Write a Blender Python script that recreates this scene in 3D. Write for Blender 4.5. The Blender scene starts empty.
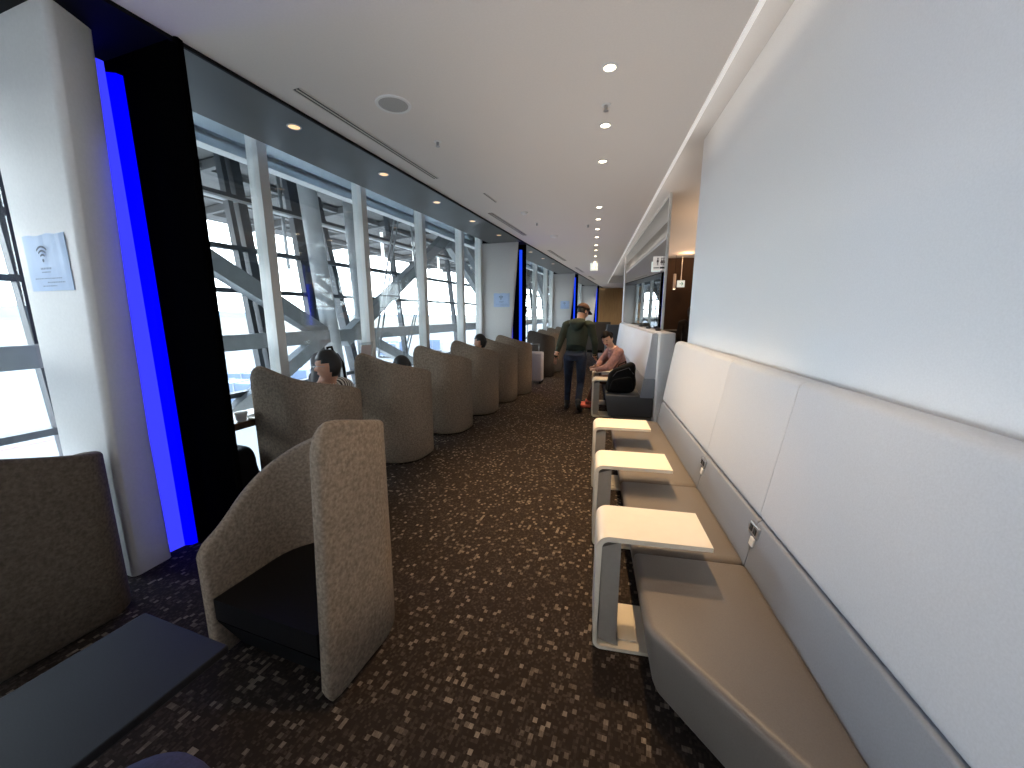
import bpy, bmesh, math, random
from mathutils import Vector, Matrix, noise
from mathutils.kdtree import KDTree
random.seed(7)
SC = bpy.context.scene
COL = SC.collection
PI = math.pi

# ------------------------------------------------------------------ frame
H = 1.52
PITCH = math.radians(10.331)
YAW = math.radians(11.442)
FA = math.radians(7.768)                      # window front runs 7.8 degrees off the right wall
FN = Vector((math.cos(FA), -math.sin(FA), 0))
FD = Vector((math.sin(FA), math.cos(FA), 0))

def W(o, s, z=0.0):
    """point of the window-front frame: o across (towards the corridor), s along, z up"""
    return FN * o + FD * s + Vector((0, 0, z))

# ------------------------------------------------------------------ materials
def srgb(r, g, b):
    f = lambda c: ((c / 255 + 0.055) / 1.055) ** 2.4 if c > 10.31 else c / 255 / 12.92
    return (f(r), f(g), f(b), 1)

def mat(name, col, rough=0.6, metal=0.0, spec=0.5, emit=None, estr=0.0, noise_scale=None, noise_amt=0.12, bump=0.0, coat=0.0):
    m = bpy.data.materials.new(name)
    m.use_nodes = True
    nt = m.node_tree
    b = nt.nodes['Principled BSDF']
    c = tuple(col) if len(col) == 4 else (*col, 1)
    b.inputs['Base Color'].default_value = c
    b.inputs['Roughness'].default_value = rough
    b.inputs['Metallic'].default_value = metal
    b.inputs['Specular IOR Level'].default_value = spec
    if coat:
        b.inputs['Coat Weight'].default_value = coat
        b.inputs['Coat Roughness'].default_value = 0.15
    if emit:
        b.inputs['Emission Color'].default_value = (*emit[:3], 1)
        b.inputs['Emission Strength'].default_value = estr
    if noise_scale:
        tc = nt.nodes.new('ShaderNodeTexCoord')
        n = nt.nodes.new('ShaderNodeTexNoise')
        n.inputs['Scale'].default_value = noise_scale
        n.inputs['Detail'].default_value = 6
        nt.links.new(tc.outputs['Object'], n.inputs['Vector'])
        r = nt.nodes.new('ShaderNodeMapRange')
        r.inputs['From Min'].default_value = 0.3
        r.inputs['From Max'].default_value = 0.7
        r.inputs['To Min'].default_value = 1 - noise_amt
        r.inputs['To Max'].default_value = 1 + noise_amt
        nt.links.new(n.outputs['Fac'], r.inputs['Value'])
        mx = nt.nodes.new('ShaderNodeVectorMath')
        mx.operation = 'SCALE'
        mx.inputs[0].default_value = c[:3]
        nt.links.new(r.outputs['Result'], mx.inputs['Scale'])
        nt.links.new(mx.outputs['Vector'], b.inputs['Base Color'])
        if bump:
            bp = nt.nodes.new('ShaderNodeBump')
            bp.inputs['Strength'].default_value = bump
            bp.inputs['Distance'].default_value = 0.004
            nt.links.new(n.outputs['Fac'], bp.inputs['Height'])
            nt.links.new(bp.outputs['Normal'], b.inputs['Normal'])
    return m

def carpet_mat():
    m = bpy.data.materials.new('carpet')
    m.use_nodes = True
    nt = m.node_tree
    L = nt.links.new
    b = nt.nodes['Principled BSDF']
    b.inputs['Roughness'].default_value = 0.95
    b.inputs['Specular IOR Level'].default_value = 0.1
    geo = nt.nodes.new('ShaderNodeNewGeometry')
    mp = nt.nodes.new('ShaderNodeMapping')
    mp.inputs['Rotation'].default_value = (0, 0, FA)
    L(geo.outputs['Position'], mp.inputs['Vector'])
    def cells(sx, sy, off, lo, hi):
        sc = nt.nodes.new('ShaderNodeVectorMath'); sc.operation = 'MULTIPLY_ADD'
        sc.inputs[1].default_value = (1 / sx, 1 / sy, 0)
        sc.inputs[2].default_value = (off, off * 1.7, 0)
        L(mp.outputs['Vector'], sc.inputs[0])
        fl = nt.nodes.new('ShaderNodeVectorMath'); fl.operation = 'FLOOR'
        L(sc.outputs['Vector'], fl.inputs[0])
        wn = nt.nodes.new('ShaderNodeTexWhiteNoise'); wn.noise_dimensions = '2D'
        L(fl.outputs['Vector'], wn.inputs['Vector'])
        r = nt.nodes.new('ShaderNodeMapRange')
        r.inputs['From Min'].default_value = lo
        r.inputs['From Max'].default_value = hi
        L(wn.outputs['Value'], r.inputs['Value'])
        return r.outputs['Result'], sc.outputs['Vector']
    a, av = cells(0.017, 0.020, 0.0, 0.86, 1.04)
    b2, _ = cells(0.009, 0.011, 31.3, 0.55, 1.0)
    # large patches where the light squares cluster
    n = nt.nodes.new('ShaderNodeTexNoise'); n.inputs['Scale'].default_value = 2.3; n.inputs['Detail'].default_value = 2
    L(mp.outputs['Vector'], n.inputs['Vector'])
    nr = nt.nodes.new('ShaderNodeMapRange'); nr.inputs['From Min'].default_value = 0.35; nr.inputs['From Max'].default_value = 0.65
    nr.inputs['To Min'].default_value = 0.55; nr.inputs['To Max'].default_value = 1.0
    L(n.outputs['Fac'], nr.inputs['Value'])
    # thin yarn lines inside the squares
    wv = nt.nodes.new('ShaderNodeTexNoise'); wv.inputs['Scale'].default_value = 1.0
    mp2 = nt.nodes.new('ShaderNodeMapping'); mp2.inputs['Scale'].default_value = (320, 40, 1)
    L(mp.outputs['Vector'], mp2.inputs['Vector']); L(mp2.outputs['Vector'], wv.inputs['Vector'])
    wr = nt.nodes.new('ShaderNodeMapRange'); wr.inputs['From Min'].default_value = 0.3; wr.inputs['From Max'].default_value = 0.7
    wr.inputs['To Min'].default_value = 0.55; wr.inputs['To Max'].default_value = 1.15
    L(wv.outputs['Fac'], wr.inputs['Value'])
    def mul(x, y):
        k = nt.nodes.new('ShaderNodeMath'); k.operation = 'MULTIPLY'; L(x, k.inputs[0]); L(y, k.inputs[1]); return k.outputs[0]
    f1 = mul(mul(a, nr.outputs['Result']), wr.outputs['Result'])
    k2 = nt.nodes.new('ShaderNodeMath'); k2.operation = 'MULTIPLY'; k2.inputs[1].default_value = 0.10
    L(mul(b2, wr.outputs['Result']), k2.inputs[0])
    ad = nt.nodes.new('ShaderNodeMath'); ad.operation = 'ADD'; ad.use_clamp = True
    L(f1, ad.inputs[0]); L(k2.outputs[0], ad.inputs[1])
    mix = nt.nodes.new('ShaderNodeMix'); mix.data_type = 'RGBA'
    mix.inputs['A'].default_value = (0.024, 0.0175, 0.0145, 1)
    mix.inputs['B'].default_value = (0.31, 0.255, 0.20, 1)
    L(ad.outputs[0], mix.inputs['Factor'])
    L(mix.outputs['Result'], b.inputs['Base Color'])
    bp = nt.nodes.new('ShaderNodeBump'); bp.inputs['Strength'].default_value = 0.25; bp.inputs['Distance'].default_value = 0.003
    L(wv.outputs['Fac'], bp.inputs['Height']); L(bp.outputs['Normal'], b.inputs['Normal'])
    return m

def stripe_mat(name, ca, cb, scale, axis='Y', rough=0.9):
    m = bpy.data.materials.new(name); m.use_nodes = True
    nt = m.node_tree; L = nt.links.new
    b = nt.nodes['Principled BSDF']; b.inputs['Roughness'].default_value = rough
    tc = nt.nodes.new('ShaderNodeTexCoord')
    w = nt.nodes.new('ShaderNodeTexWave'); w.bands_direction = axis
    w.inputs['Scale'].default_value = scale; w.inputs['Distortion'].default_value = 0.6
    L(tc.outputs['Object'], w.inputs['Vector'])
    r = nt.nodes.new('ShaderNodeValToRGB')
    r.color_ramp.elements[0].position = 0.45; r.color_ramp.elements[0].color = ca
    r.color_ramp.elements[1].position = 0.55; r.color_ramp.elements[1].color = cb
    L(w.outputs['Fac'], r.inputs['Fac']); L(r.outputs['Color'], b.inputs['Base Color'])
    return m

def glass_mat(name, tint=(0.93, 0.97, 0.98), refl=0.06):
    m = bpy.data.materials.new(name); m.use_nodes = True
    nt = m.node_tree; L = nt.links.new
    nt.nodes.remove(nt.nodes['Principled BSDF'])
    out = nt.nodes['Material Output']
    t = nt.nodes.new('ShaderNodeBsdfTransparent'); t.inputs['Color'].default_value = (*tint, 1)
    g = nt.nodes.new('ShaderNodeBsdfGlossy'); g.inputs['Roughness'].default_value = 0.01
    fr = nt.nodes.new('ShaderNodeLayerWeight'); fr.inputs['Blend'].default_value = 0.25
    mr = nt.nodes.new('ShaderNodeMapRange'); mr.inputs['To Min'].default_value = refl; mr.inputs['To Max'].default_value = min(1, refl + 0.25)
    L(fr.outputs['Facing'], mr.inputs['Value'])
    mx = nt.nodes.new('ShaderNodeMixShader')
    L(mr.outputs['Result'], mx.inputs['Fac']); L(t.outputs[0], mx.inputs[1]); L(g.outputs[0], mx.inputs[2])
    L(mx.outputs[0], out.inputs['Surface'])
    return m

def wood_mat(name, ca, cb, rough=0.5):
    m = bpy.data.materials.new(name); m.use_nodes = True
    nt = m.node_tree; L = nt.links.new
    b = nt.nodes['Principled BSDF']; b.inputs['Roughness'].default_value = rough
    tc = nt.nodes.new('ShaderNodeTexCoord')
    mp = nt.nodes.new('ShaderNodeMapping'); mp.inputs['Scale'].default_value = (30, 30, 1.2)
    n = nt.nodes.new('ShaderNodeTexNoise'); n.inputs['Scale'].default_value = 1.5; n.inputs['Detail'].default_value = 5
    L(tc.outputs['Object'], mp.inputs['Vector']); L(mp.outputs['Vector'], n.inputs['Vector'])
    r = nt.nodes.new('ShaderNodeValToRGB')
    r.color_ramp.elements[0].position = 0.3; r.color_ramp.elements[0].color = ca
    r.color_ramp.elements[1].position = 0.7; r.color_ramp.elements[1].color = cb
    L(n.outputs['Fac'], r.inputs['Fac']); L(r.outputs['Color'], b.inputs['Base Color'])
    return m

M = {}
M['carpet'] = carpet_mat()
M['wall_white'] = mat('wall paint white', (0.79, 0.805, 0.82), 0.55, noise_scale=160, noise_amt=0.03, bump=0.05)
M['ceiling'] = mat('ceiling paint', (0.74, 0.70, 0.66), 0.85, noise_scale=90, noise_amt=0.02)
M['slot'] = mat('raised ceiling paint', (0.62, 0.61, 0.60), 0.85, noise_scale=90, noise_amt=0.02)
M['soffit'] = mat('metallic grey soffit', (0.115, 0.12, 0.122), 0.45, metal=0.25, noise_scale=3.0, noise_amt=0.06)
M['black'] = mat('black matt', (0.003, 0.003, 0.004), 0.65, spec=0.15, noise_scale=60, noise_amt=0.1)
M['black_soft'] = mat('black panel', (0.014, 0.014, 0.018), 0.5, noise_scale=60, noise_amt=0.1)
M['column'] = mat('column paint', (0.66, 0.66, 0.65), 0.5, noise_scale=60, noise_amt=0.03)
M['led'] = mat('blue light strip', (0.0, 0.0, 0.3), 0.6, spec=0.1, emit=(0.0, 0.0, 1.0), estr=0.85)
M['led_wash'] = mat('cove with painted blue glow', (0.03, 0.03, 0.3), 0.6, spec=0.1, emit=(0.035, 0.04, 1.0), estr=1.0)  # strip's wash on the cove, put in as emission
M['led_far'] = mat('blue light strip bright', (0.0, 0.02, 0.3), 0.6, spec=0.1, emit=(0.01, 0.06, 1.0), estr=0.75)
M['black_fin'] = mat('black fin', (0.0014, 0.0014, 0.0016), 0.9, spec=0.0, noise_scale=60, noise_amt=0.1)
M['cove'] = mat('cove paint', (0.55, 0.55, 0.6), 0.6)
M['fabric'] = mat('taupe felt', (0.252, 0.198, 0.148), 0.95, spec=0.15, noise_scale=75, noise_amt=0.32, bump=0.35)
M['fabric_shade'] = mat('taupe felt with painted shade', (0.115, 0.092, 0.07), 0.95, spec=0.15, noise_scale=75, noise_amt=0.3, bump=0.35)  # darker copy of the felt, backlit shade put into its colour
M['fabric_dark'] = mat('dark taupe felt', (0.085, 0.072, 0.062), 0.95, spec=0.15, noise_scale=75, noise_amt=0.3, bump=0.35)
M['black_leather'] = mat('black leather', (0.0045, 0.0045, 0.0055), 0.42, spec=0.3, noise_scale=120, noise_amt=0.15, bump=0.08)
M['seat_leather'] = mat('taupe leather', (0.150, 0.130, 0.112), 0.42, noise_scale=220, noise_amt=0.08, bump=0.08)
M['seat_dark'] = mat('charcoal leather', (0.060, 0.064, 0.072), 0.5, noise_scale=220, noise_amt=0.08, bump=0.08)
M['back_light'] = mat('pale grey leather', (0.53, 0.555, 0.595), 0.5, noise_scale=180, noise_amt=0.05, bump=0.08)
M['back_grey'] = mat('mid grey leather', (0.23, 0.25, 0.285), 0.5, noise_scale=180, noise_amt=0.05, bump=0.08)
M['seam'] = mat('dark seam', (0.03, 0.03, 0.035), 0.8)
M['table_white'] = mat('warm white lacquer', (0.80, 0.72, 0.59), 0.35, noise_scale=20, noise_amt=0.02)
M['table_under'] = mat('grey beige steel', (0.33, 0.295, 0.25), 0.5, noise_scale=40, noise_amt=0.04)
M['table_black'] = mat('black laminate', (0.010, 0.0102, 0.012), 0.5, spec=0.22, noise_scale=300, noise_amt=0.25)
M['mullion'] = mat('white window frame', (0.70, 0.72, 0.71), 0.45, noise_scale=30, noise_amt=0.02)
M['steel'] = mat('pale blue grey steel', (0.24, 0.265, 0.285), 0.5, noise_scale=14, noise_amt=0.08)
M['steel_dark'] = mat('dark window bar', (0.055, 0.065, 0.078), 0.5, noise_scale=20, noise_amt=0.1)
M['steel_light'] = mat('light steel tube', (0.46, 0.49, 0.515), 0.6, noise_scale=10, noise_amt=0.06)
M['canopy'] = mat('roof underside', (0.07, 0.075, 0.08), 0.7, noise_scale=4, noise_amt=0.25)
M['glass'] = glass_mat('window glass', refl=0.02)
M['mirror_glass'] = None
M['wood'] = wood_mat('oak panel', srgb(150, 108, 64), srgb(178, 134, 84))
M['wood_dark'] = wood_mat('walnut counter', srgb(70, 52, 42), srgb(98, 76, 62), 0.35)
M['brown_wall'] = mat('brown wall', srgb(74, 54, 40), 0.7, noise_scale=6, noise_amt=0.08)
M['paper'] = mat('notice paper', srgb(176, 200, 232), 0.6, noise_scale=12, noise_amt=0.04)
M['ink'] = mat('grey ink', srgb(84, 98, 124), 0.7)
M['ink_soft'] = mat('pale ink', srgb(128, 146, 176), 0.7)
M['white_plastic'] = mat('white plastic', (0.75, 0.75, 0.74), 0.4)
M['chrome'] = mat('metal grey', (0.45, 0.45, 0.46), 0.3, metal=0.9)
M['grey_plastic'] = mat('grey grille', (0.40, 0.40, 0.39), 0.6, noise_scale=200, noise_amt=0.2)
M['lamp_on'] = mat('lit lamp', (1, 0.9, 0.75), 0.3, emit=(1.0, 0.83, 0.58), estr=9)
M['lamp_dim'] = mat('dim lamp', (0.9, 0.7, 0.5), 0.3, emit=(1.0, 0.62, 0.3), estr=0.9)
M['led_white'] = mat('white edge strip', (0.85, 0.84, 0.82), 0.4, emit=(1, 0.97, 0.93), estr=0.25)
M['exit_white'] = mat('lit sign face', (0.35, 0.38, 0.36), 0.4, emit=(0.9, 1.0, 0.95), estr=0.46)
M['exit_green'] = mat('sign green', (0.0, 0.16, 0.09), 0.5, emit=(0.0, 0.25, 0.14), estr=0.2)
M['sign_grey'] = mat('sign face', srgb(206, 200, 194), 0.5, emit=srgb(206, 200, 194), estr=0.45)  # emission put in to lift the dim sign face
M['sign_ink'] = mat('sign ink', srgb(92, 80, 78), 0.6)
M['skin'] = mat('skin', srgb(196, 148, 122), 0.55, noise_scale=30, noise_amt=0.05)
M['skin_pale'] = mat('pale skin', srgb(214, 172, 148), 0.55, noise_scale=30, noise_amt=0.05)
M['lips'] = mat('lips', srgb(168, 96, 88), 0.5)
M['eye'] = mat('eye', (0.02, 0.015, 0.012), 0.2)
M['hair'] = mat('black hair', (0.006, 0.0055, 0.0055), 0.5, noise_scale=60, noise_amt=0.4, bump=0.4)
M['hair_brown'] = mat('dark brown hair', (0.005, 0.003, 0.0025), 0.75, spec=0.15, noise_scale=60, noise_amt=0.4, bump=0.4)
M['hoodie'] = mat('dark green hoodie', (0.019, 0.027, 0.018), 0.95, noise_scale=9, noise_amt=0.35, bump=0.6)
M['jeans'] = mat('blue jeans', (0.012, 0.020, 0.042), 0.9, noise_scale=14, noise_amt=0.35, bump=0.4)
M['boots'] = mat('black boots', (0.012, 0.011, 0.011), 0.5, noise_scale=40, noise_amt=0.3)
M['cap'] = mat('brown cap', (0.085, 0.045, 0.032), 0.9, noise_scale=60, noise_amt=0.2)
M['blouse'] = mat('dusty pink blouse', srgb(150, 112, 108), 0.9, noise_scale=16, noise_amt=0.3, bump=0.5)
M['brown_trousers'] = mat('brown trousers', srgb(92, 62, 50), 0.9, noise_scale=16, noise_amt=0.2)
M['pink_shoe'] = mat('coral shoe', srgb(238, 120, 100), 0.6)
M['shirt_stripe'] = stripe_mat('striped shirt', srgb(214, 208, 198), srgb(74, 66, 62), 14, 'Y')
M['dark_cloth'] = mat('dark cloth', (0.020, 0.020, 0.024), 0.9, noise_scale=20, noise_amt=0.3, bump=0.4)
M['bag_black'] = mat('black nylon', (0.0032, 0.0032, 0.0038), 0.8, spec=0.2, noise_scale=22, noise_amt=0.4, bump=0.5)
M['bag_grey'] = mat('grey nylon', (0.09, 0.09, 0.10), 0.6)
M['bag_blue'] = mat('blue nylon', srgb(40, 66, 120), 0.7, noise_scale=20, noise_amt=0.3)
M['kraft'] = mat('cream paper bag', srgb(226, 212, 160), 0.8, noise_scale=20, noise_amt=0.05)
M['pouf'] = mat('navy cloth', (0.045, 0.05, 0.12), 0.85, noise_scale=120, noise_amt=0.2, bump=0.2)
M['ceramic'] = mat('white ceramic', (0.8, 0.8, 0.78), 0.25)
M['acrylic'] = glass_mat('clear acrylic', (0.92, 0.95, 0.96), 0.10)
M['suitcase'] = mat('pale case', srgb(205, 200, 206), 0.4, noise_scale=20, noise_amt=0.03)
M['apron'] = mat('concrete apron', (0.140, 0.128, 0.112), 0.9, spec=0.2, noise_scale=0.05, noise_amt=0.10)
M['grass'] = mat('dry grass field', (0.098, 0.076, 0.040), 0.95, noise_scale=0.02, noise_amt=0.25)
M['sea'] = mat('sea', (0.10, 0.115, 0.12), 0.9, spec=0.1)
M['hill'] = mat('distant hills', (0.12, 0.15, 0.165), 0.95, noise_scale=0.01, noise_amt=0.15)
M['cargo'] = mat('pale blue container', (0.085, 0.115, 0.17), 0.5, noise_scale=1, noise_amt=0.1)
M['cargo_frame'] = mat('container frame', (0.17, 0.18, 0.2), 0.5)
M['lantern_red'] = mat('red lantern', srgb(170, 60, 44), 0.5, emit=(0.6, 0.12, 0.05), estr=0.3)
M['warm_top'] = mat('warm lit top', (0.8, 0.62, 0.4), 0.4)
M['apron_line'] = mat('red taxi line', (0.16, 0.07, 0.06), 0.8)
M['diffuser'] = mat('diffuser slot', (0.05, 0.05, 0.05), 0.6)
M['cream_line'] = mat('diffuser vane', (0.60, 0.56, 0.50), 0.5)
M['rubber'] = mat('dark rubber', (0.015, 0.015, 0.015), 0.8)

def mirror_glass():
    m = bpy.data.materials.new('tinted reflective glass'); m.use_nodes = True
    nt = m.node_tree; L = nt.links.new
    nt.nodes.remove(nt.nodes['Principled BSDF'])
    out = nt.nodes['Material Output']
    t = nt.nodes.new('ShaderNodeBsdfTransparent'); t.inputs['Color'].default_value = (0.35, 0.34, 0.33, 1)
    g = nt.nodes.new('ShaderNodeBsdfGlossy'); g.inputs['Roughness'].default_value = 0.0
    g.inputs['Color'].default_value = (0.9, 0.92, 0.93, 1)
    mx = nt.nodes.new('ShaderNodeMixShader'); mx.inputs['Fac'].default_value = 0.62
    L(t.outputs[0], mx.inputs[1]); L(g.outputs[0], mx.inputs[2]); L(mx.outputs[0], out.inputs['Surface'])
    return m
M['mirror_glass'] = mirror_glass()

# ------------------------------------------------------------------ object helpers
def tag(o, label=None, cat=None, group=None, kind=None):
    if label: o['label'] = label
    if cat: o['category'] = cat
    if group: o['group'] = group
    if kind: o['kind'] = kind
    return o

def empty(name, loc=(0, 0, 0), rz=0.0, label=None, cat=None, group=None, kind=None):
    o = bpy.data.objects.new(name, None)
    o.empty_display_size = 0.1
    COL.objects.link(o)
    o.location = tuple(loc) + (0,) * (3 - len(loc))
    o.rotation_euler = (0, 0, rz)
    return tag(o, label, cat, group, kind)

def link(name, bm, material, parent=None, smooth=False, angle=None, label=None):
    me = bpy.data.meshes.new(name)
    bmesh.ops.recalc_face_normals(bm, faces=bm.faces[:])
    bm.to_mesh(me); bm.free()
    mats = material if isinstance(material, (list, tuple)) else [material]
    for m in mats: me.materials.append(m)
    if smooth:
        me.polygons.foreach_set('use_smooth', [True] * len(me.polygons))
        if angle is not None:
            me.set_sharp_from_angle(angle=math.radians(angle))
    o = bpy.data.objects.new(name, me)
    COL.objects.link(o)
    if parent is not None: o.parent = parent
    if label: o['label'] = label
    return o

def struct(name, bm, material, smooth=False, angle=35):
    o = link(name, bm, material, None, smooth, angle)
    o['kind'] = 'structure'
    return o

def box(bm, x0, x1, y0, y1, z0, z1, bev=0.0, seg=2, mi=0):
    vs = [bm.verts.new(p) for p in ((x0, y0, z0), (x1, y0, z0), (x1, y1, z0), (x0, y1, z0), (x0, y0, z1), (x1, y0, z1), (x1, y1, z1), (x0, y1, z1))]
    fs = [bm.faces.new([vs[i] for i in q]) for q in ((3, 2, 1, 0), (4, 5, 6, 7), (0, 1, 5, 4), (1, 2, 6, 5), (2, 3, 7, 6), (3, 0, 4, 7))]
    for f in fs: f.material_index = mi
    if bev > 0:
        es = list({e for f in fs for e in f.edges})
        bmesh.ops.bevel(bm, geom=es, offset=bev, segments=seg, profile=0.5, affect='EDGES')
    return bm

def B(x0, x1, y0, y1, z0, z1, bev=0.0, seg=2):
    return box(bmesh.new(), x0, x1, y0, y1, z0, z1, bev, seg)

def prism(bm, pts, d, mi=0):
    """closed polygon pts (3D), extruded by vector d"""
    d = Vector(d)
    a = [bm.verts.new(Vector(p)) for p in pts]
    b = [bm.verts.new(Vector(p) + d) for p in pts]
    n = len(pts)
    fs = [bm.faces.new(a[::-1]), bm.faces.new(b)]
    for i in range(n):
        j = (i + 1) % n
        fs.append(bm.faces.new((a[i], a[j], b[j], b[i])))
    for f in fs: f.material_index = mi
    return fs

def bevel_all(bm, off, seg=2, ang=30):
    es = [e for e in bm.edges if len(e.link_faces) == 2 and e.calc_face_angle(0) > math.radians(ang)]
    bmesh.ops.bevel(bm, geom=es, offset=off, segments=seg, profile=0.5, affect='EDGES', clamp_overlap=True)

def lathe(bm, prof, n=24, c=(0, 0, 0), mi=0):
    rings = []
    for r, z in prof:
        if r < 1e-5:
            rings.append([bm.verts.new((c[0], c[1], c[2] + z))])
        else:
            rings.append([bm.verts.new((c[0] + r * math.cos(2 * PI * i / n), c[1] + r * math.sin(2 * PI * i / n), c[2] + z)) for i in range(n)])
    for a, b in zip(rings, rings[1:]):
        for i in range(n):
            j = (i + 1) % n
            if len(a) == 1 and len(b) == 1: continue
            if len(a) == 1: f = bm.faces.new((a[0], b[i], b[j]))
            elif len(b) == 1: f = bm.faces.new((a[i], a[j], b[0]))
            else: f = bm.faces.new((a[i], a[j], b[j], b[i]))
            f.material_index = mi
    for r in (rings[0], rings[-1]):
        if len(rings[0]) > 1 and len(rings[-1]) > 1:
            try: bm.faces.new(r).material_index = mi
            except ValueError: pass
    return bm

def tube(bm, pts, rad, n=10, mi=0, cap=True):
    pts = [Vector(p) for p in pts]
    rads = rad if isinstance(rad, (list, tuple)) else [rad] * len(pts)
    rings = []
    up = None
    for i, p in enumerate(pts):
        t = (pts[min(i + 1, len(pts) - 1)] - pts[max(i - 1, 0)]).normalized()
        if up is None:
            up = Vector((0, 0, 1)) if abs(t.z) < 0.9 else Vector((1, 0, 0))
        x = t.cross(up).normalized(); y = x.cross(t).normalized(); up = y
        rings.append([bm.verts.new(p + (x * math.cos(2 * PI * k / n) + y * math.sin(2 * PI * k / n)) * rads[i]) for k in range(n)])
    for a, b in zip(rings, rings[1:]):
        for k in range(n):
            j = (k + 1) % n
            bm.faces.new((a[k], a[j], b[j], b[k])).material_index = mi
    if cap:
        bm.faces.new(rings[0]).material_index = mi
        bm.faces.new(rings[-1][::-1]).material_index = mi
    return bm

def beam(bm, p, q, w, h, side=None):
    """rectangular bar from p to q; h measured along 'side x axis' plane, w along side"""
    p, q = Vector(p), Vector(q)
    t = (q - p).normalized()
    side = Vector(side) if side is not None else FN
    side = (side - t * side.dot(t)).normalized()
    up = t.cross(side)
    prism(bm, [p + side * (w / 2 * a) + up * (h / 2 * b) for a, b in ((-1, -1), (1, -1), (1, 1), (-1, 1))], q - p)
    return bm

def copy_tree(o, parent=None):
    c = o.copy(); COL.objects.link(c)
    if parent is not None: c.parent = parent
    for ch in list(o.children): copy_tree(ch, c)
    return c

# ------------------------------------------------------------------ camera
cam = bpy.data.cameras.new('camera')
cam.lens = 13.5; cam.sensor_width = 36.0; cam.sensor_fit = 'HORIZONTAL'
cam.clip_start = 0.02; cam.clip_end = 4000
co = bpy.data.objects.new('camera', cam); COL.objects.link(co)
co.location = (0, 0, H); co.rotation_euler = (PI / 2 - PITCH, 0, YAW)
SC.camera = co

# ================================================================== SETTING
GL = -3.25            # glass line, o
CEIL = 2.9
SLOT = 3.19
WALLX = 1.02
S0, S1 = -3.2, 21.9   # extents along the window front

bm = bmesh.new()
prism(bm, [W(GL - 0.15, S0, -0.12), W(GL - 0.15, 22.6, -0.12), Vector((8, 22.6, -0.12)), Vector((8, -3.6, -0.12))], (0, 0, 0.12))
struct('floor', bm, M['carpet'])

bm = bmesh.new()
prism(bm, [W(-2.35, S0, CEIL), W(-2.35, 21.6, CEIL), Vector((0.70, 21.8, CEIL)), Vector((0.70, -3.5, CEIL))], (0, 0, 0.5))
prism(bm, [Vector((0.70, 18.45, CEIL)), Vector((0.70, 22.4, CEIL)), Vector((4, 22.4, CEIL)), Vector((4, 18.45, CEIL))], (0, 0, 0.5))
struct('ceiling', bm, M['ceiling'])
bm = bmesh.new()
prism(bm, [(0.70, -3.5, SLOT), (0.70, 18.45, SLOT), (8, 18.45, SLOT), (8, -3.5, SLOT)], (0, 0, 0.25))
struct('ceiling_raised', bm, M['slot'])
# bright trim along the ceiling edge
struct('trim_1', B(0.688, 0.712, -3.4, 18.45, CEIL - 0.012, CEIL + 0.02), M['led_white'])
# dark shadow gap and grey soffit along the windows
bm = bmesh.new()
prism(bm, [W(-2.41, S0, CEIL + 0.012), W(-2.41, 21.7, CEIL + 0.012), W(-2.35, 21.7, CEIL + 0.012), W(-2.35, S0, CEIL + 0.012)], (0, 0, 0.3))
prism(bm, [W(-2.365, S0, CEIL - 0.02), W(-2.365, 21.7, CEIL - 0.02), W(-2.35, 21.7, CEIL - 0.02), W(-2.35, S0, CEIL - 0.02)], (0, 0, 0.1))
struct('trim_2', bm, M['black'])
bm = bmesh.new()
for a, b in ((1.62, 7.43), (7.88, 13.69), (14.14, 19.95), (20.4, 21.7)):
    prism(bm, [W(-3.06, a - 0.05, CEIL), W(-3.06, b, CEIL), W(-2.395, b, CEIL), W(-2.395, a - 0.05, CEIL)], (0, 0, 0.3))
struct('ceiling_soffit', bm, M['soffit'])
bm = bmesh.new()
prism(bm, [W(GL - 0.1, S0, CEIL - 0.004), W(GL - 0.1, 1.57, CEIL - 0.004), W(-2.37, 1.57, CEIL - 0.004), W(-2.37, S0, CEIL - 0.004)], (0, 0, 0.3))
for s in (7.43, 13.69, 19.95):
    prism(bm, [W(GL - 0.1, s, CEIL), W(GL - 0.1, s + 0.4, CEIL), W(-2.395, s + 0.4, CEIL), W(-2.395, s, CEIL)], (0, 0, 0.3))
struct('ceiling_soffit_dark', bm, M['black'])

# right wall, raised ceiling side
struct('wall_right', B(WALLX, WALLX + 0.14, -3.4, 4.40, 0, SLOT), M['wall_white'])
# wall behind the camera and end walls
bm = bmesh.new(); box(bm, -4.2, 8, -3.6, -3.4, 0, 3.4)
struct('wall_back', bm, M['wall_white'])
bm = bmesh.new(); box(bm, -1.2, 8, 22.0, 22.2, 0, 3.4)
struct('wall_far', bm, M['wood'])
# room beyond the passage
struct('wall_passage', B(1.14, 8, 12.9, 13.1, 0, SLOT), M['brown_wall'])
struct('wall_passage_side', B(7.0, 7.15, -3.4, 22, 0, SLOT), M['brown_wall'])
# dark jamb beyond the white wall end
struct('trim_3', B(2.60, 2.95, 10.6, 11.0, 0, 2.62), M['black_soft'])

# low partition behind the second bench and glass above it
bm = B(0.885, 1.085, 5.30, 12.05, 0, 1.28, 0.02, 3)
struct('wall_partition', bm, M['wall_white'], True)
bm = bmesh.new(); prism(bm, [(1.035, 6.12, 1.28), (1.05, 6.12, 1.28), (0.96, 11.95, 1.28), (0.945, 11.95, 1.28)], (0, 0, SLOT - 1.31))
g = struct('window_1', bm, M['mirror_glass'])
bm = bmesh.new()
box(bm, 1.025, 1.06, 6.09, 6.12, 1.28, SLOT)
prism(bm, [(1.025, 6.12, SLOT - 0.03), (1.06, 6.12, SLOT - 0.03), (0.97, 11.95, SLOT - 0.03), (0.935, 11.95, SLOT - 0.03)], (0, 0, 0.03))
link('window_frame', bm, M['mullion'], g)
struct('wall_post', B(0.93, 1.03, 12.06, 12.36, 0, CEIL + 0.3), M['wall_white'])

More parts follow.
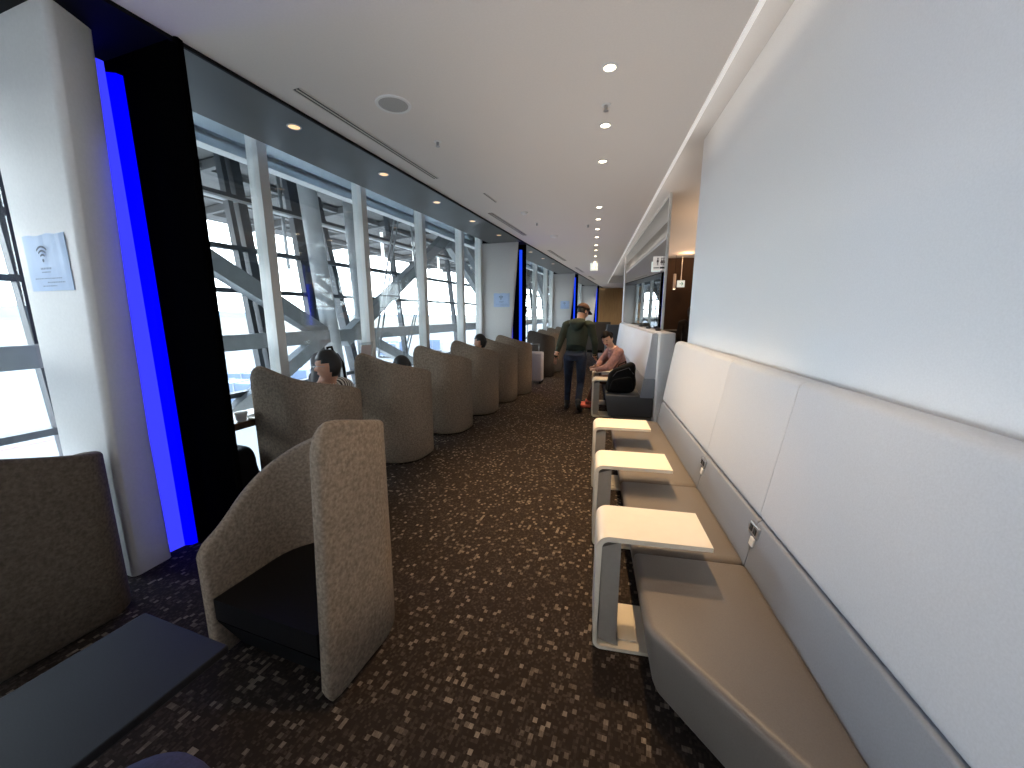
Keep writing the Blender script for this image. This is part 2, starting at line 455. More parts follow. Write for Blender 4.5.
# columns with fin and blue cove light
def column(s, first=False):
    c = empty('column', (0, 0, 0), 0, kind='structure')
    bm = bmesh.new()
    rings = []
    d = 0.0 if first else 0.12
    for z, of, ob in ((0.0, -2.75, -2.775), (0.8, -2.742, -2.785), (1.6, -2.68, -2.755), (CEIL + 0.01, -2.585, -2.67)):
        of += d; ob += d
        r = 0.035
        pts = [(GL + 0.02, s)]
        for k in range(7):
            a = -PI / 2 + k * (PI / 2) / 6
            pts.append((of - r + r * math.cos(a), s + r + r * math.sin(a)))
        pts.append((ob + 0.01, s + 0.185))
        pts.append((ob, s + 0.20))
        pts.append((ob - 0.02, s + 0.21))
        pts.append((GL + 0.02, s + 0.21))
        rings.append([bm.verts.new(W(o, q, z)) for o, q in pts])
    n = len(rings[0])
    for a, b in zip(rings, rings[1:]):
        for i in range(n):
            j = (i + 1) % n
            bm.faces.new((a[i], a[j], b[j], b[i]))
    bm.faces.new(rings[0][::-1]); bm.faces.new(rings[-1])
    link('column_body', bm, M['column'], c, True, 50)
    # dark fin, from the glass to the ceiling edge
    fo = -2.33 if first else -2.41
    bm = bmesh.new()
    prism(bm, [W(GL, s + 0.365, 0), W(fo - 0.01, s + 0.365, 0), W(fo, s + 0.375, 0), W(fo - 0.01, s + 0.405, 0), W(GL, s + 0.405, 0)], (0, 0, CEIL + 0.02))
    link('fin', bm, M['black_fin'], c)
    # blue light strip in the gap
    bm = bmesh.new()
    z1 = CEIL - 0.10
    x = 0.25 if not first else -0.04
    xc = 0.11 if not first else -0.04
    prism(bm, [W(-2.79 + x, s + 0.312, 0.0), W(-2.75 + x, s + 0.335, 0.0), W(-2.745 + x, s + 0.364, 0.0), W(-2.80 + x, s + 0.364, 0.0)], W(0, 0, z1))
    link('light_strip', bm, M['led'] if first else M['led_far'], c, label='glowing blue light strip')
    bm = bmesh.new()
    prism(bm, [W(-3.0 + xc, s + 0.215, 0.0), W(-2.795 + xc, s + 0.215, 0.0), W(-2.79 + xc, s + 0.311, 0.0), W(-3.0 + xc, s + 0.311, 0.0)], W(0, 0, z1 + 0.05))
    link('cove', bm, M['led_wash'], c, label='paler cove with painted blue glow beside the strip')
    return c
COLS = (1.17, 7.43, 13.69, 19.95)
for s in COLS: column(s, s < 2)

# window bays: white mullions + glass + outer steelwork
wn = 2
def bay(a, b, mull):
    global wn
    g = empty('window_%d' % wn, (0, 0, 0), 0, kind='structure'); wn += 1
    bm = bmesh.new()
    prism(bm, [W(GL - 0.035, a, 0.02), W(GL - 0.035, b, 0.02), W(GL - 0.02, b, 0.02), W(GL - 0.02, a, 0.02)], (0, 0, CEIL + 0.26))
    link('pane', bm, M['glass'], g)
    bm = bmesh.new()
    for s in mull:
        prism(bm, [W(GL - 0.10, s - 0.045, 0), W(GL + 0.03, s - 0.045, 0), W(GL + 0.03, s + 0.045, 0), W(GL - 0.10, s + 0.045, 0)], (0, 0, CEIL + 0.26))
        prism(bm, [W(GL - 0.09, s + 0.045, 0), W(GL + 0.005, s + 0.045, 0), W(GL + 0.005, s + 0.062, 0), W(GL - 0.09, s + 0.062, 0)], (0, 0, CEIL + 0.26))
    if mull: link('mullion', bm, M['mullion'], g)
    bm = bmesh.new()
    prism(bm, [W(GL - 0.09, a, 0), W(GL - 0.09, b, 0), W(GL + 0.05, b, 0), W(GL + 0.05, a, 0)], (0, 0, 0.06))
    link('sill', bm, M['steel_dark'], g)
    return g
bay(-0.5, 1.17, [])
bm = bmesh.new(); prism(bm, [W(GL - 0.1, S0 - 0.3, 0), W(GL - 0.1, -0.5, 0), W(GL + 0.02, -0.5, 0), W(GL + 0.02, S0 - 0.3, 0)], (0, 0, 3.3)); struct('wall_left_block', bm, M['wall_white'])  # unseen, closes the rest of this bay to cut the window light
for s in COLS[:3]:
    bay(s + 0.41, s + 6.26, [s + 1.53, s + 2.80, s + 4.09, s + 5.38, s + 6.22])
bay(20.36, 21.9, [21.2])

# outer steelwork
def OO(z): return -4.0 - 0.11 * (z - 1.0)
def steel(name, bm, m, smooth=False): return struct(name, bm, m, smooth)
bm = bmesh.new()
for z, h in ((2.72, 0.05), (2.2, 0.045), (1.76, 0.045), (0.7, 0.05)):
    beam(bm, W(OO(z), S0 - 2, z), W(OO(z), 26, z), 0.09, h)
steel('window_rail', bm, M['steel_dark'])
bm = beam(bmesh.new(), W(OO(2.72) + 0.03, S0 - 2, 2.685), W(OO(2.72) + 0.03, 26, 2.685), 0.10, 0.022)
steel('window_rail_light', bm, M['mullion'])
bm = beam(bmesh.new(), W(-3.9, S0 - 2, 1.24), W(-3.9, 26, 1.24), 0.16, 0.155)
steel('beam_waist', bm, M['steel'])
bm = beam(bmesh.new(), W(-3.56, S0 - 2, 3.08), W(-3.56, 26, 3.08), 0.12, 0.38)
beam(bm, W(-3.48, S0 - 2, 3.0), W(-3.48, 26, 3.0), 0.06, 0.03)
beam(bm, W(-3.48, S0 - 2, 2.885), W(-3.48, 26, 2.885), 0.08, 0.035)
steel('beam_head', bm, M['steel_light'])
bm = bmesh.new(); prism(bm, [W(-4.35, S0 - 2, 3.28), W(-4.35, 26, 3.28), W(-3.04, 26, 3.28), W(-3.04, S0 - 2, 3.28)], (0, 0, 0.1)); struct('ceiling_head', bm, M['soffit'])

def outer_bay(d):
    bm = bmesh.new()
    for s, w in ((1.46, 0.07), (3.05, 0.05), (3.18, 0.10), (3.88, 0.15), (5.75, 0.05)):
        beam(bm, W(OO(-0.6), s + d, -0.6), W(OO(3.4), s + d, 3.4), 0.08, w)
    beam(bm, W(-3.9, 4.47 + d, 0.4), W(-4.45, 4.47 + d, 3.1), 0.12, 0.09)
    steel('window_post', bm, M['steel_dark'])
    bm = tube(bmesh.new(), [W(-3.80, 4.10 + d, -0.4), W(-3.92, 3.93 + d, 2.0), W(-3.98, 3.86 + d, 3.35)], 0.105, 20)
    steel('column_tube', bm, M['steel_light'], True)
    bm = tube(bmesh.new(), [W(-3.86, 4.62 + d, -0.4), W(-3.92, 4.58 + d, 1.8), W(-3.95, 4.54 + d, 3.35)], 0.08, 20)
    steel('column_tube', bm, M['steel_light'], True)
    bm = bmesh.new()
    beam(bm, W(-3.9, 1.05 + d, 2.90), W(-3.9, 3.95 + d, 1.22), 0.14, 0.17)
    beam(bm, W(-3.9, 3.90 + d, 1.25), W(-3.9, 2.2 + d, 0.28), 0.12, 0.15)
    beam(bm, W(-3.9, 4.20 + d, 1.16), W(-3.9, 7.75 + d, 3.38), 0.14, 0.17)
    beam(bm, W(-3.9, 4.45 + d, 1.26), W(-3.9, 6.6 + d, 0.33), 0.12, 0.15)
    if d > -1: beam(bm, W(-3.9, 7.55 + d, 3.35), W(-3.9, 9.55 + d, 2.0), 0.14, 0.16)
    steel('beam_brace', bm, M['steel'])
    bm = bmesh.new()
    tube(bm, [W(-3.7, 5.34 + d, 3.3), W(-3.7, 4.55 + d, 0.9)], 0.012, 6)
    tube(bm, [W(-3.7, 5.43 + d, 3.3), W(-3.7, 4.66 + d, 0.9)], 0.012, 6)
    tube(bm, [W(-3.7, 5.60 + d, 3.35), W(-3.7, 5.95 + d, 0.6)], 0.014, 6)
    tube(bm, [W(-3.7, 5.88 + d, 1.93), W(-3.7, 5.2 + d, 0.7)], 0.012, 6)
    tube(bm, [W(-3.7, 5.92 + d, 1.93), W(-3.7, 5.3 + d, 0.7)], 0.012, 6)
    steel('beam_cable', bm, M['steel'], True)
for d in (-6.26, 0, 6.26, 12.52): outer_bay(d)

# roof overhang beyond the glass, with ribs underneath
bm = bmesh.new()
prism(bm, [W(-4.25, S0 - 6, 3.32), W(-4.25, 30, 3.32), W(-7.2, 30, 3.10), W(-7.2, S0 - 6, 3.10)], (0, 0, 0.3))
for k in range(34):
    s = -6 + k * 1.043
    beam(bm, W(-4.3, s, 3.25), W(-7.1, s, 3.05), 0.06, 0.10, side=FD)
for o, z in ((-5.0, 3.20), (-5.9, 3.13), (-6.6, 3.08)):
    beam(bm, W(o, S0 - 6, z), W(o, 30, z), 0.10, 0.06)
struct('roof_overhang', bm, M['canopy'])
for k, s in enumerate((3.9, 4.9, 5.5, 6.4, 7.3, 8.3, 10.6, 12.4)):
    bm = beam(bmesh.new(), W(-5.2, s * 1.25, 3.15), W(-5.2, s * 1.25 + 0.02, 2.62), 0.04, 0.05)
    o = link('lamp_tube', bm, mat('outdoor tube %d' % k, (0.9, 0.9, 0.9), 0.4, emit=(1, 1, 1), estr=0.8))
    tag(o, 'white tube lamp outside under the roof, number %s from the near column' % ('one two three four five six seven eight'.split()[k]), 'lamp', 'tube lamps under the outside roof')

# exterior ground
GZ = -5.5
bm = bmesh.new(); prism(bm, [W(-1200, -700, GZ - 1), W(-4.8, -700, GZ - 1), W(-4.8, 1200, GZ - 1), W(-1200, 1200, GZ - 1)], (0, 0, 1)); struct('ground_apron', bm, M['apron'])
bm = bmesh.new(); prism(bm, [W(-600, -700, GZ - 0.9), W(-130, -700, GZ - 0.9), W(-130, 1200, GZ - 0.9), W(-600, 1200, GZ - 0.9)], (0, 0, 0.95)); struct('ground_grass', bm, M['grass'])
bm = bmesh.new(); prism(bm, [W(-2600, -1500, GZ - 0.8), W(-600, -1500, GZ - 0.8), W(-600, 2600, GZ - 0.8), W(-2600, 2600, GZ - 0.8)], (0, 0, 0.86)); struct('sea', bm, M['sea'])
bm = bmesh.new()
prev = None
hv = []
for i in range(60):
    s = -1500 + i * 70
    h = 30 + 26 * noise.noise(Vector((i * 0.23, 3.1, 0))) + 9 * noise.noise(Vector((i * 0.9, 1.1, 0)))
    if i > 30: h *= max(0.15, 1 - (i - 30) * 0.06)
    hv.append((bm.verts.new(W(-1600, s, GZ)), bm.verts.new(W(-1650, s, GZ + max(4, h))), bm.verts.new(W(-1900, s, GZ))))
for p, q in zip(hv, hv[1:]):
    bm.faces.new((p[0], q[0], q[1], p[1])); bm.faces.new((p[1], q[1], q[2], p[2]))
struct('hills', bm, M['hill'])
bm = bmesh.new()
beam(bm, W(-14, -40, GZ + 0.011), W(-60, 30, GZ + 0.011), 0.02, 0.35, side=(0, 0, 1))
beam(bm, W(-30, -60, GZ + 0.011), W(-34, 120, GZ + 0.011), 0.02, 0.3, side=(0, 0, 1))
struct('ground_marking', bm, M['apron_line'])
# cargo containers on the apron
def container():
    r = empty('cargo_container')
    link('body', B(-1.5, 1.5, -0.9, 0.9, 0.45, 2.3, 0.05), M['cargo'], r)
    bm = bmesh.new()
    for x in (-1.5, 0, 1.5):
        box(bm, x - 0.05, x + 0.05, -0.95, 0.95, 0.4, 2.36)
    box(bm, -1.6, 1.6, -0.96, 0.96, 0.3, 0.45)
    link('frame', bm, M['cargo_frame'], r)
    for x in (-1.1, 1.1):
        for y in (-0.8, 0.8):
            bm = bmesh.new(); lathe(bm, [(0, -0.08), (0.2, -0.08), (0.2, 0.08), (0, 0.08)], 14)
            bmesh.ops.rotate(bm, verts=bm.verts[:], cent=(0, 0, 0), matrix=Matrix.Rotation(PI / 2, 3, 'X'))
            bmesh.ops.translate(bm, verts=bm.verts[:], vec=(x, y, 0.2))
            link('wheel', bm, M['rubber'], r)
    return r
proto = None
ords = 'first second third fourth fifth sixth'.split()
for k, (o, s, rz) in enumerate(((-27, 19.2, 0.1), (-31, 22.6, 0.15), (-29, 25.5, 0.1), (-40, 53, 0.2), (-42, 58, 0.2), (-38, 64, 0.1))):
    c = proto = container() if proto is None else None or proto
    if k: c = copy_tree(proto)
    c.location = W(o, s, GZ); c.rotation_euler = (0, 0, rz)
    tag(c, 'pale blue cargo container on the airfield apron, %s from the near column outwards' % ords[k], 'container', 'cargo containers on the apron')

# ================================================================== CHAIRS
CD, CW, CR = 0.60, 0.68, 0.29
def shell_mesh(prof, D=CD, Wd=CW, r=CR, th=0.05, z0=0.012, hs=1.0, mat_=None, parent=None, rake=0.0):
    """privacy shell: U-shaped in plan, open at -x, tall side at -y; prof(t) gives top height, t in 0..1 from tall front edge round to low front edge"""
    x0, x1 = -D / 2, D / 2
    y0, y1 = -Wd / 2, Wd / 2
    path = []
    for k in range(13): path.append((x0 + (x1 - r - x0) * k / 12, y0))
    for k in range(1, 13):
        a = -PI / 2 + k * (PI / 2) / 12
        path.append((x1 - r + r * math.cos(a), y0 + r + r * math.sin(a)))
    for k in range(1, 5): path.append((x1, y0 + r + (Wd - 2 * r) * k / 4))
    for k in range(1, 13):
        a = k * (PI / 2) / 12
        path.append((x1 - r + r * math.cos(a), y1 - r + r * math.sin(a)))
    for k in range(1, 11): path.append((x1 - r + (x0 + 0.005 - x1 + r) * k / 10, y1))
    P = [Vector((x, y, 0)) for x, y in path]
    n = len(P)
    ls = [0.0]
    for a, b in zip(P, P[1:]): ls.append(ls[-1] + (b - a).length)
    T = [l / ls[-1] for l in ls]
    bm = bmesh.new()
    cols = []
    rr = th * 0.5
    for i, p in enumerate(P):
        t = (P[min(i + 1, n - 1)] - P[max(i - 1, 0)]).normalized()
        inn = Vector((-t.y, t.x, 0))            # towards the inside
        top = prof(T[i], ls[i], ls[-1]) * hs
        c = p + inn * rr
        sec = []
        zs0 = z0
        # bottom corner rounding at the free front edges
        e = min(ls[i], ls[-1] - ls[i])
        if e < 0.05: zs0 = z0 + 0.05 - math.sqrt(max(0, 0.05 ** 2 - (0.05 - e) ** 2))
        b = 0.018
        off = [(rr - b, zs0), (rr, zs0 + b), (rr, (zs0 + top) * 0.35), (rr, (zs0 + top) * 0.68), (rr, top - b), (rr - b * 0.35, top - b * 0.35), (rr - b, top)]
        for d, z in off: sec.append(bm.verts.new(c - inn * d + Vector((0, 0, z))))
        for d, z in reversed(off): sec.append(bm.verts.new(c + inn * d + Vector((0, 0, z))))
        cols.append(sec)
    m = len(cols[0])
    if rake:
        for i, sec in enumerate(cols):
            wgt = max(0.0, 1 - ls[i] / 0.31)
            for v in sec: v.co.x += rake * wgt * v.co.z / 1.13
    for a, b in zip(cols, cols[1:]):
        for k in range(m):
            j = (k + 1) % m
            bm.faces.new((a[k], b[k], b[j], a[j]))
    for sec, sg in ((cols[0], -1), (cols[-1], 1)):
        f = bm.faces.new(sec if sg < 0 else sec[::-1])
    bmesh.ops.recalc_face_normals(bm, faces=bm.faces[:])
    ends = [e for e in bm.edges if any(len(f.verts) > 6 for f in e.link_faces)]
    bmesh.ops.bevel(bm, geom=ends, offset=0.012, segments=2, profile=0.5, affect='EDGES', clamp_overlap=True)
    return link('privacy_shell', bm, mat_ or M['fabric'], parent, True, 60)

def sm(a, b, x):
    t = max(0, min(1, (x - a) / (b - a))); return t * t * (3 - 2 * t)

def spline(pts, x):
    if x <= pts[0][0]: return pts[0][1]
    if x >= pts[-1][0]: return pts[-1][1]
    for i in range(len(pts) - 1):
        if pts[i][0] <= x <= pts[i + 1][0]: break
    def m(k):
        if k == 0: return (pts[1][1] - pts[0][1]) / (pts[1][0] - pts[0][0])
        if k == len(pts) - 1: return (pts[-1][1] - pts[-2][1]) / (pts[-1][0] - pts[-2][0])
        return (pts[k + 1][1] - pts[k - 1][1]) / (pts[k + 1][0] - pts[k - 1][0])
    h = pts[i + 1][0] - pts[i][0]; t = (x - pts[i][0]) / h
    return ((2 * t ** 3 - 3 * t * t + 1) * pts[i][1] + (t ** 3 - 2 * t * t + t) * h * m(i)
            + (-2 * t ** 3 + 3 * t * t) * pts[i + 1][1] + (t ** 3 - t * t) * h * m(i + 1))
RIM = [(0, 1.135), (0.10, 1.135), (0.33, 1.075), (0.56, 1.02), (0.75, 0.98), (0.95, 0.925), (1.10, 0.87), (1.25, 0.80), (1.40, 0.715), (1.52, 0.61), (1.60, 0.56)]
RIM_NEAR = [(0, 1.13), (0.10, 1.13), (0.24, 1.105), (0.45, 1.055), (0.65, 0.995), (0.85, 0.945), (1.05, 0.885), (1.25, 0.80), (1.40, 0.715), (1.52, 0.61), (1.60, 0.56)]
def prof_of(rim, rr=0.10):
    def f(t, l, total):
        h = spline(rim, l)
        if l < rr: h -= rr - math.sqrt(max(0, rr ** 2 - (rr - l) ** 2))
        e2 = total - l
        if e2 < 0.04: h -= 0.04 - math.sqrt(max(0, 0.04 ** 2 - (0.04 - e2) ** 2))
        return h
    return f
prof_std = prof_of(RIM)
prof_near = prof_of(RIM_NEAR)
prof_flat = prof_of([(0, 1.15), (0.45, 1.0), (0.8, 0.93), (1.25, 0.76), (1.6, 0.56)], 0.05)

def make_chair(prof=prof_std, hs=1.0, mat_=None, hseat=0.315, rake=0.0, CR=CR):
    r = empty('lounge_chair')
    shell_mesh(prof, hs=hs, mat_=mat_, parent=r, rake=rake, r=CR)
    # seat cushion: black leather, rounded at the back
    def plan(i, z):
        D, Wd, rr = CD - 2 * i, CW - 2 * i, CR - i
        pts = [(-CD / 2 + 0.015, -Wd / 2)]
        for k in range(9):
            a = -PI / 2 + k * (PI / 2) / 8
            pts.append((D / 2 - rr + rr * math.cos(a), -Wd / 2 + rr + rr * math.sin(a)))
        for k in range(9):
            a = k * (PI / 2) / 8
            pts.append((D / 2 - rr + rr * math.cos(a), Wd / 2 - rr + rr * math.sin(a)))
        pts.append((-CD / 2 + 0.018, Wd / 2))
        return [(x, y, z) for x, y in pts]
    bm = bmesh.new(); prism(bm, plan(0.055, hseat - 0.10), (0, 0, 0.10)); bevel_all(bm, 0.018, 3, 50)
    link('seat', bm, M['black_leather'], r, True, 45)
    bm = bmesh.new()
    a = [bm.verts.new((x + 0.09 if x < 0 else x * 0.99, y * 0.99, 0.02)) for x, y, z in plan(0.06, 0)]
    b = [bm.verts.new((x, y, hseat - 0.105)) for x, y, z in plan(0.06, 0)]
    n = len(a)
    for i in range(n):
        j = (i + 1) % n; bm.faces.new((a[i], a[j], b[j], b[i]))
    bm.faces.new(a[::-1]); bm.faces.new(b)
    link('base', bm, M['black'], r)
    return r

near = make_chair(prof_near, rake=0.06)
near.location = W(-1.065 - CW / 2, 0.935 + CD / 2); near.rotation_euler = (0, 0, PI / 2 - FA)
tag(near, 'taupe felt lounge chair with open black seat, closest beside the carpet aisle', 'chair', 'felt lounge chairs')
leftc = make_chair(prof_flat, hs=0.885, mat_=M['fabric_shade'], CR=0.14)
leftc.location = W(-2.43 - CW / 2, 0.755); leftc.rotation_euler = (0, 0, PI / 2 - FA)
tag(leftc, 'taupe felt lounge chair cut by the left picture edge, behind the low black table', 'chair', 'felt lounge chairs')

row = make_chair()
row_s = (2.05, 3.09, 4.13, 5.11, 6.00, 6.72, 8.90, 9.79, 10.83, 11.87)
row_l = ('felt window chair nearest the black fin, a striped shirt seen over it',
         'felt window chair with a clear sign stand just above its tall corner',
         'felt window chair third in the row from the black fin',
         'felt window chair fourth from the black fin, a dark-haired head over its top',
         'felt window chair fifth from the black fin, below the second white column',
         'felt window chair in front of the blue strip of the second column',
         'dark shaded felt window chair just past the pale suitcase',
         'felt window chair second past the pale suitcase',
         'felt window chair third past the pale suitcase, beside the walking man',
         'felt window chair half hidden behind the shoulder of the walking man')
for k, s in enumerate(row_s):
    c = row if k == 0 else copy_tree(row)
    c.location = W(-2.76 + CD / 2 + (-0.06, 0, 0, 0, 0.02, 0.08, 0.04, 0.04, 0.04, 0.04)[k], s + CW / 2); c.rotation_euler = (0, 0, -FA)
    tag(c, row_l[k], 'chair', 'felt lounge chairs')
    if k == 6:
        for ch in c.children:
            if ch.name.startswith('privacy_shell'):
                ch.data = ch.data.copy(); ch.data.materials[0] = M['fabric_dark']  # shade on this one chair put in as darker felt

# window counter
bm = bmesh.new()
ct = empty('window_counter', W(-3.01, 4.5), -FA, 'long dark walnut counter along the first window bay behind the felt chairs', 'counter')
link('counter_top', B(-0.175, 0.175, -2.88, 2.88, 0.665, 0.72, 0.006), M['wood_dark'], ct)
for y in (-1.6, -0.56, 0.5, 2.5):
    link('bracket', B(-0.17, 0.12, y - 0.02, y + 0.02, 0.0, 0.664), M['black_soft'], ct)
ct2 = empty('window_counter', W(-3.01, 10.75), -FA, 'long dark walnut counter along the second window bay past the suitcase', 'counter')
link('counter_top', B(-0.175, 0.175, -2.8, 2.8, 0.665, 0.72, 0.006), M['wood_dark'], ct2)
for y in (-2.4, -1.05, -0.05, 1.0):
    link('bracket', B(-0.17, 0.12, y - 0.02, y + 0.02, 0.0, 0.664), M['black_soft'], ct2)

# cup on the counter
cup = empty('coffee_cup', W(-2.87, 1.99, 0.72), 0, 'white lidded cup on the walnut counter beside the black fin', 'cup')
bm = bmesh.new(); lathe(bm, [(0, 0), (0.032, 0), (0.042, 0.06), (0.040, 0.06), (0.030, 0.006), (0, 0.006)], 24); link('cup_body', bm, M['ceramic'], cup, True, 40)
bm = bmesh.new(); lathe(bm, [(0.044, 0.055), (0.045, 0.066), (0.036, 0.072), (0, 0.073)], 24); link('lid', bm, M['white_plastic'], cup, True, 40)
bm = bmesh.new(); lathe(bm, [(0, 0), (0.07, 0.0), (0.08, 0.012), (0.07, 0.006), (0, 0.006)], 28)
o = link('saucer', bm, M['ceramic'], None, True, 40); o.location = W(-2.86, 2.12, 0.72); tag(o, 'small white saucer on the counter next to the lidded cup', 'saucer')

# clear acrylic sign stand
st = empty('sign_stand', W(-2.93, 3.42, 0.72), -FA, 'clear acrylic sign stand on the window counter behind the second felt chair', 'sign stand')
bm = bmesh.new(); prism(bm, [(-0.02, -0.11, 0.004), (-0.012, -0.11, 0.004), (0.07, -0.11, 0.50), (0.062, -0.11, 0.50)], (0, 0.22, 0)); link('acrylic_panel', bm, M['acrylic'], st)
bm = bmesh.new(); box(bm, -0.05, 0.06, -0.11, 0.11, 0, 0.006); link('foot_plate', bm, M['acrylic'], st)
bm = bmesh.new(); prism(bm, [(0.045, -0.08, 0.33), (0.048, -0.08, 0.33), (0.070, -0.08, 0.47), (0.067, -0.08, 0.47)], (0, 0.16, 0)); link('card', bm, mat('pale notice card', srgb(216, 206, 206), 0.6), st)

# ------------------------------------------------------------------ foreground table and pouf
t = empty('low_table', W(-1.25, -0.15), -FA, 'low black laminate table reaching in from the bottom left corner', 'table')
bm = bmesh.new(); box(bm, -0.185, 0.185, -0.85, 0.77, 0.575, 0.60, 0.004); link('table_top', bm, M['table_black'], t)
bm = bmesh.new(); lathe(bm, [(0.035, 0.02), (0.035, 0.573)], 20, (0, -0.32, 0)); link('pedestal', bm, M['black'], t, True, 40)
bm = bmesh.new(); box(bm, -0.16, 0.16, -0.75, 0.1, 0, 0.02, 0.006); link('base_plate', bm, M['black'], t)
bm = bmesh.new()
lathe(bm, [(0, 0.0), (0.15, 0.0), (0.165, 0.03), (0.172, 0.2), (0.168, 0.34), (0.15, 0.382), (0.11, 0.398), (0, 0.402)], 36)
o = link('pouf', bm, M['pouf'], None, True, 60); o.location = W(-1.06, 0.345, 0)
tag(o, 'round navy pouf peeking up at the bottom edge beside the low black table', 'pouf')

# ================================================================== BENCHES
def back_profile(z):      # front face of the backrest above the seat
    if z < 0.66: return 0.735 + (0.785 - 0.735) * (z - 0.36) / 0.30
    return 0.785 + (0.865 - 0.785) * (z - 0.68) / 0.575

def rounded_poly(pts, r, seg=4):
    out = []
    n = len(pts)
    for i in range(n):
        p, a, b = Vector(pts[i]), Vector(pts[i - 1]), Vector(pts[(i + 1) % n])
        u, v = (a - p).normalized(), (b - p).normalized()
        k = min(r, (a - p).length * 0.45, (b - p).length * 0.45)
        p0, p1 = p + u * k, p + v * k
        for j in range(seg + 1):
            t = j / seg
            out.append(p0 * (1 - t) ** 2 + p * 2 * t * (1 - t) + p1 * t * t)
    return out

def profile_block(x_z, y0, y1, r, m, name, parent, bev=0.012):
    pts = rounded_poly([Vector((x, 0, z)) for x, z in x_z], r)
    bm = bmesh.new()
    prism(bm, [(p.x, y0, p.z) for p in pts], (0, y1 - y0, 0))
    es = [e for e in bm.edges if len(e.link_faces) == 2 and any(len(f.verts) > 4 for f in e.link_faces)]
    bmesh.ops.bevel(bm, geom=es, offset=bev, segments=3, profile=0.5, affect='EDGES', clamp_overlap=True)
    return link(name, bm, m, parent, True, 50)

def seat_block(plan, z0, z1, m, name, parent, shrink=0.05, bev=0.035):
    bm = bmesh.new()
    c = Vector((sum(p[0] for p in plan) / len(plan), sum(p[1] for p in plan) / len(plan), 0))
    a = [bm.verts.new((max(p[0], 0), 0, 0)) for p in plan]
    for v, p in zip(a, plan):
        x = p[0] + (shrink if p[0] < 0.7 else 0)
        v.co = Vector((x, p[1], z0))
    b = [bm.verts.new((p[0], p[1], z1)) for p in plan]
    n = len(plan)
    for i in range(n):
        j = (i + 1) % n
        bm.faces.new((a[i], a[j], b[j], b[i]))
    bm.faces.new(a[::-1]); bm.faces.new(b)
    bmesh.ops.recalc_face_normals(bm, faces=bm.faces[:])
    es = [e for e in bm.edges if e.calc_length() > 0.01]
    bmesh.ops.bevel(bm, geom=es, offset=bev, segments=4, profile=0.5, affect='EDGES', clamp_overlap=True)
    return link(name, bm, m, parent, True, 60)

bench = empty('bench', (0, 0, 0), 0, 'long upholstered wall bench with taupe seat and pale grey tall back along the white wall', 'bench')
SZ = 0.39
seat_block([(0.235, 1.785), (0.235, 2.598), (0.745, 2.598), (0.745, 1.785)], 0.11, SZ, M['seat_leather'], 'seat', bench)
seat_block([(0.235, 2.602), (0.235, 4.05), (0.40, 4.22), (0.745, 4.22), (0.745, 2.602)], 0.11, SZ, M['seat_leather'], 'seat', bench)
seat_block([(0.235, 1.30), (0.235, 1.780), (0.745, 1.780), (0.745, 0.70)], 0.11, SZ, M['seat_leather'], 'seat', bench)
bm = bmesh.new()
prism(bm, [(0.37, 1.42, 0), (0.37, 4.05, 0), (0.745, 4.1, 0), (0.745, 0.95, 0)], (0, 0, 0.115)); link('plinth', bm, M['black'], bench)
for y0, y1 in ((-1.6, 1.780), (1.785, 2.598), (2.602, 4.22)):
    profile_block([(0.735, 0.36), (0.774, 0.605), (1.015, 0.605), (1.015, 0.36)], y0, y1, 0.012, M['back_grey'], 'lower_back', bench)
for y0, y1 in ((-1.6, 1.782), (1.785, 2.600), (2.602, 4.22)):
    profile_block([(0.776, 0.611), (0.866, 1.235), (0.915, 1.248), (1.015, 1.225), (1.015, 0.611)], y0, y1, 0.03, M['back_light'], 'upper_back', bench)
bm = bmesh.new(); box(bm, 0.755, 1.01, -1.6, 0.69, 0.02, 0.36); link('back_support', bm, M['black'], bench)
for y in (2.60, 1.785):
    bm = bmesh.new()
    box(bm, -0.006, 0.006, -0.045, 0.045, -0.026, 0.026, 0.004)
    p = link('power_outlet', bm, M['chrome'], bench)
    p.location = (0.763, y, 0.555); p.rotation_euler = (0, math.radians(9), 0)
    bm = bmesh.new()
    for dy in (-0.02, 0.02):
        box(bm, -0.008, -0.005, dy - 0.013, dy + 0.013, -0.014, 0.014)
    q = link('socket_face', bm, M['rubber'], p)
    bm = bmesh.new(); box(bm, -0.006, 0.006, -0.02, 0.02, -0.02, 0.02, 0.004)
    p = link('switch_plate', bm, M['white_plastic'], bench); p.location = (0.755, y - 0.01, 0.50); p.rotation_euler = (0, math.radians(9), 0)

bench2 = empty('bench', (0, 0, 0), 0, 'charcoal seat bench with pale grey slanted back against the low white partition', 'bench')
seat_block([(0.235, 5.42), (0.235, 7.55), (0.875, 7.55), (0.875, 5.42)], 0.10, 0.41, M['seat_dark'], 'seat', bench2, 0.05, 0.02)
seat_block([(0.235, 7.555), (0.235, 11.4), (0.745, 11.4), (0.745, 7.555)], 0.10, 0.41, M['seat_dark'], 'seat', bench2, 0.05, 0.02)
bm = bmesh.new(); box(bm, 0.36, 0.88, 5.52, 11.3, 0, 0.115); link('plinth', bm, M['table_under'], bench2)
for y0, y1 in ((5.40, 7.55), (7.555, 9.5), (9.505, 11.4)):
    profile_block([(0.700, 0.385), (0.735, 0.655), (0.882, 0.655), (0.882, 0.385)], y0, y1, 0.01, M['back_grey'], 'lower_back', bench2, 0.008)
    profile_block([(0.736, 0.66), (0.810, 1.265), (0.865, 1.272), (0.882, 1.25), (0.882, 0.66)], y0, y1, 0.02, M['back_light'], 'upper_back', bench2, 0.008)

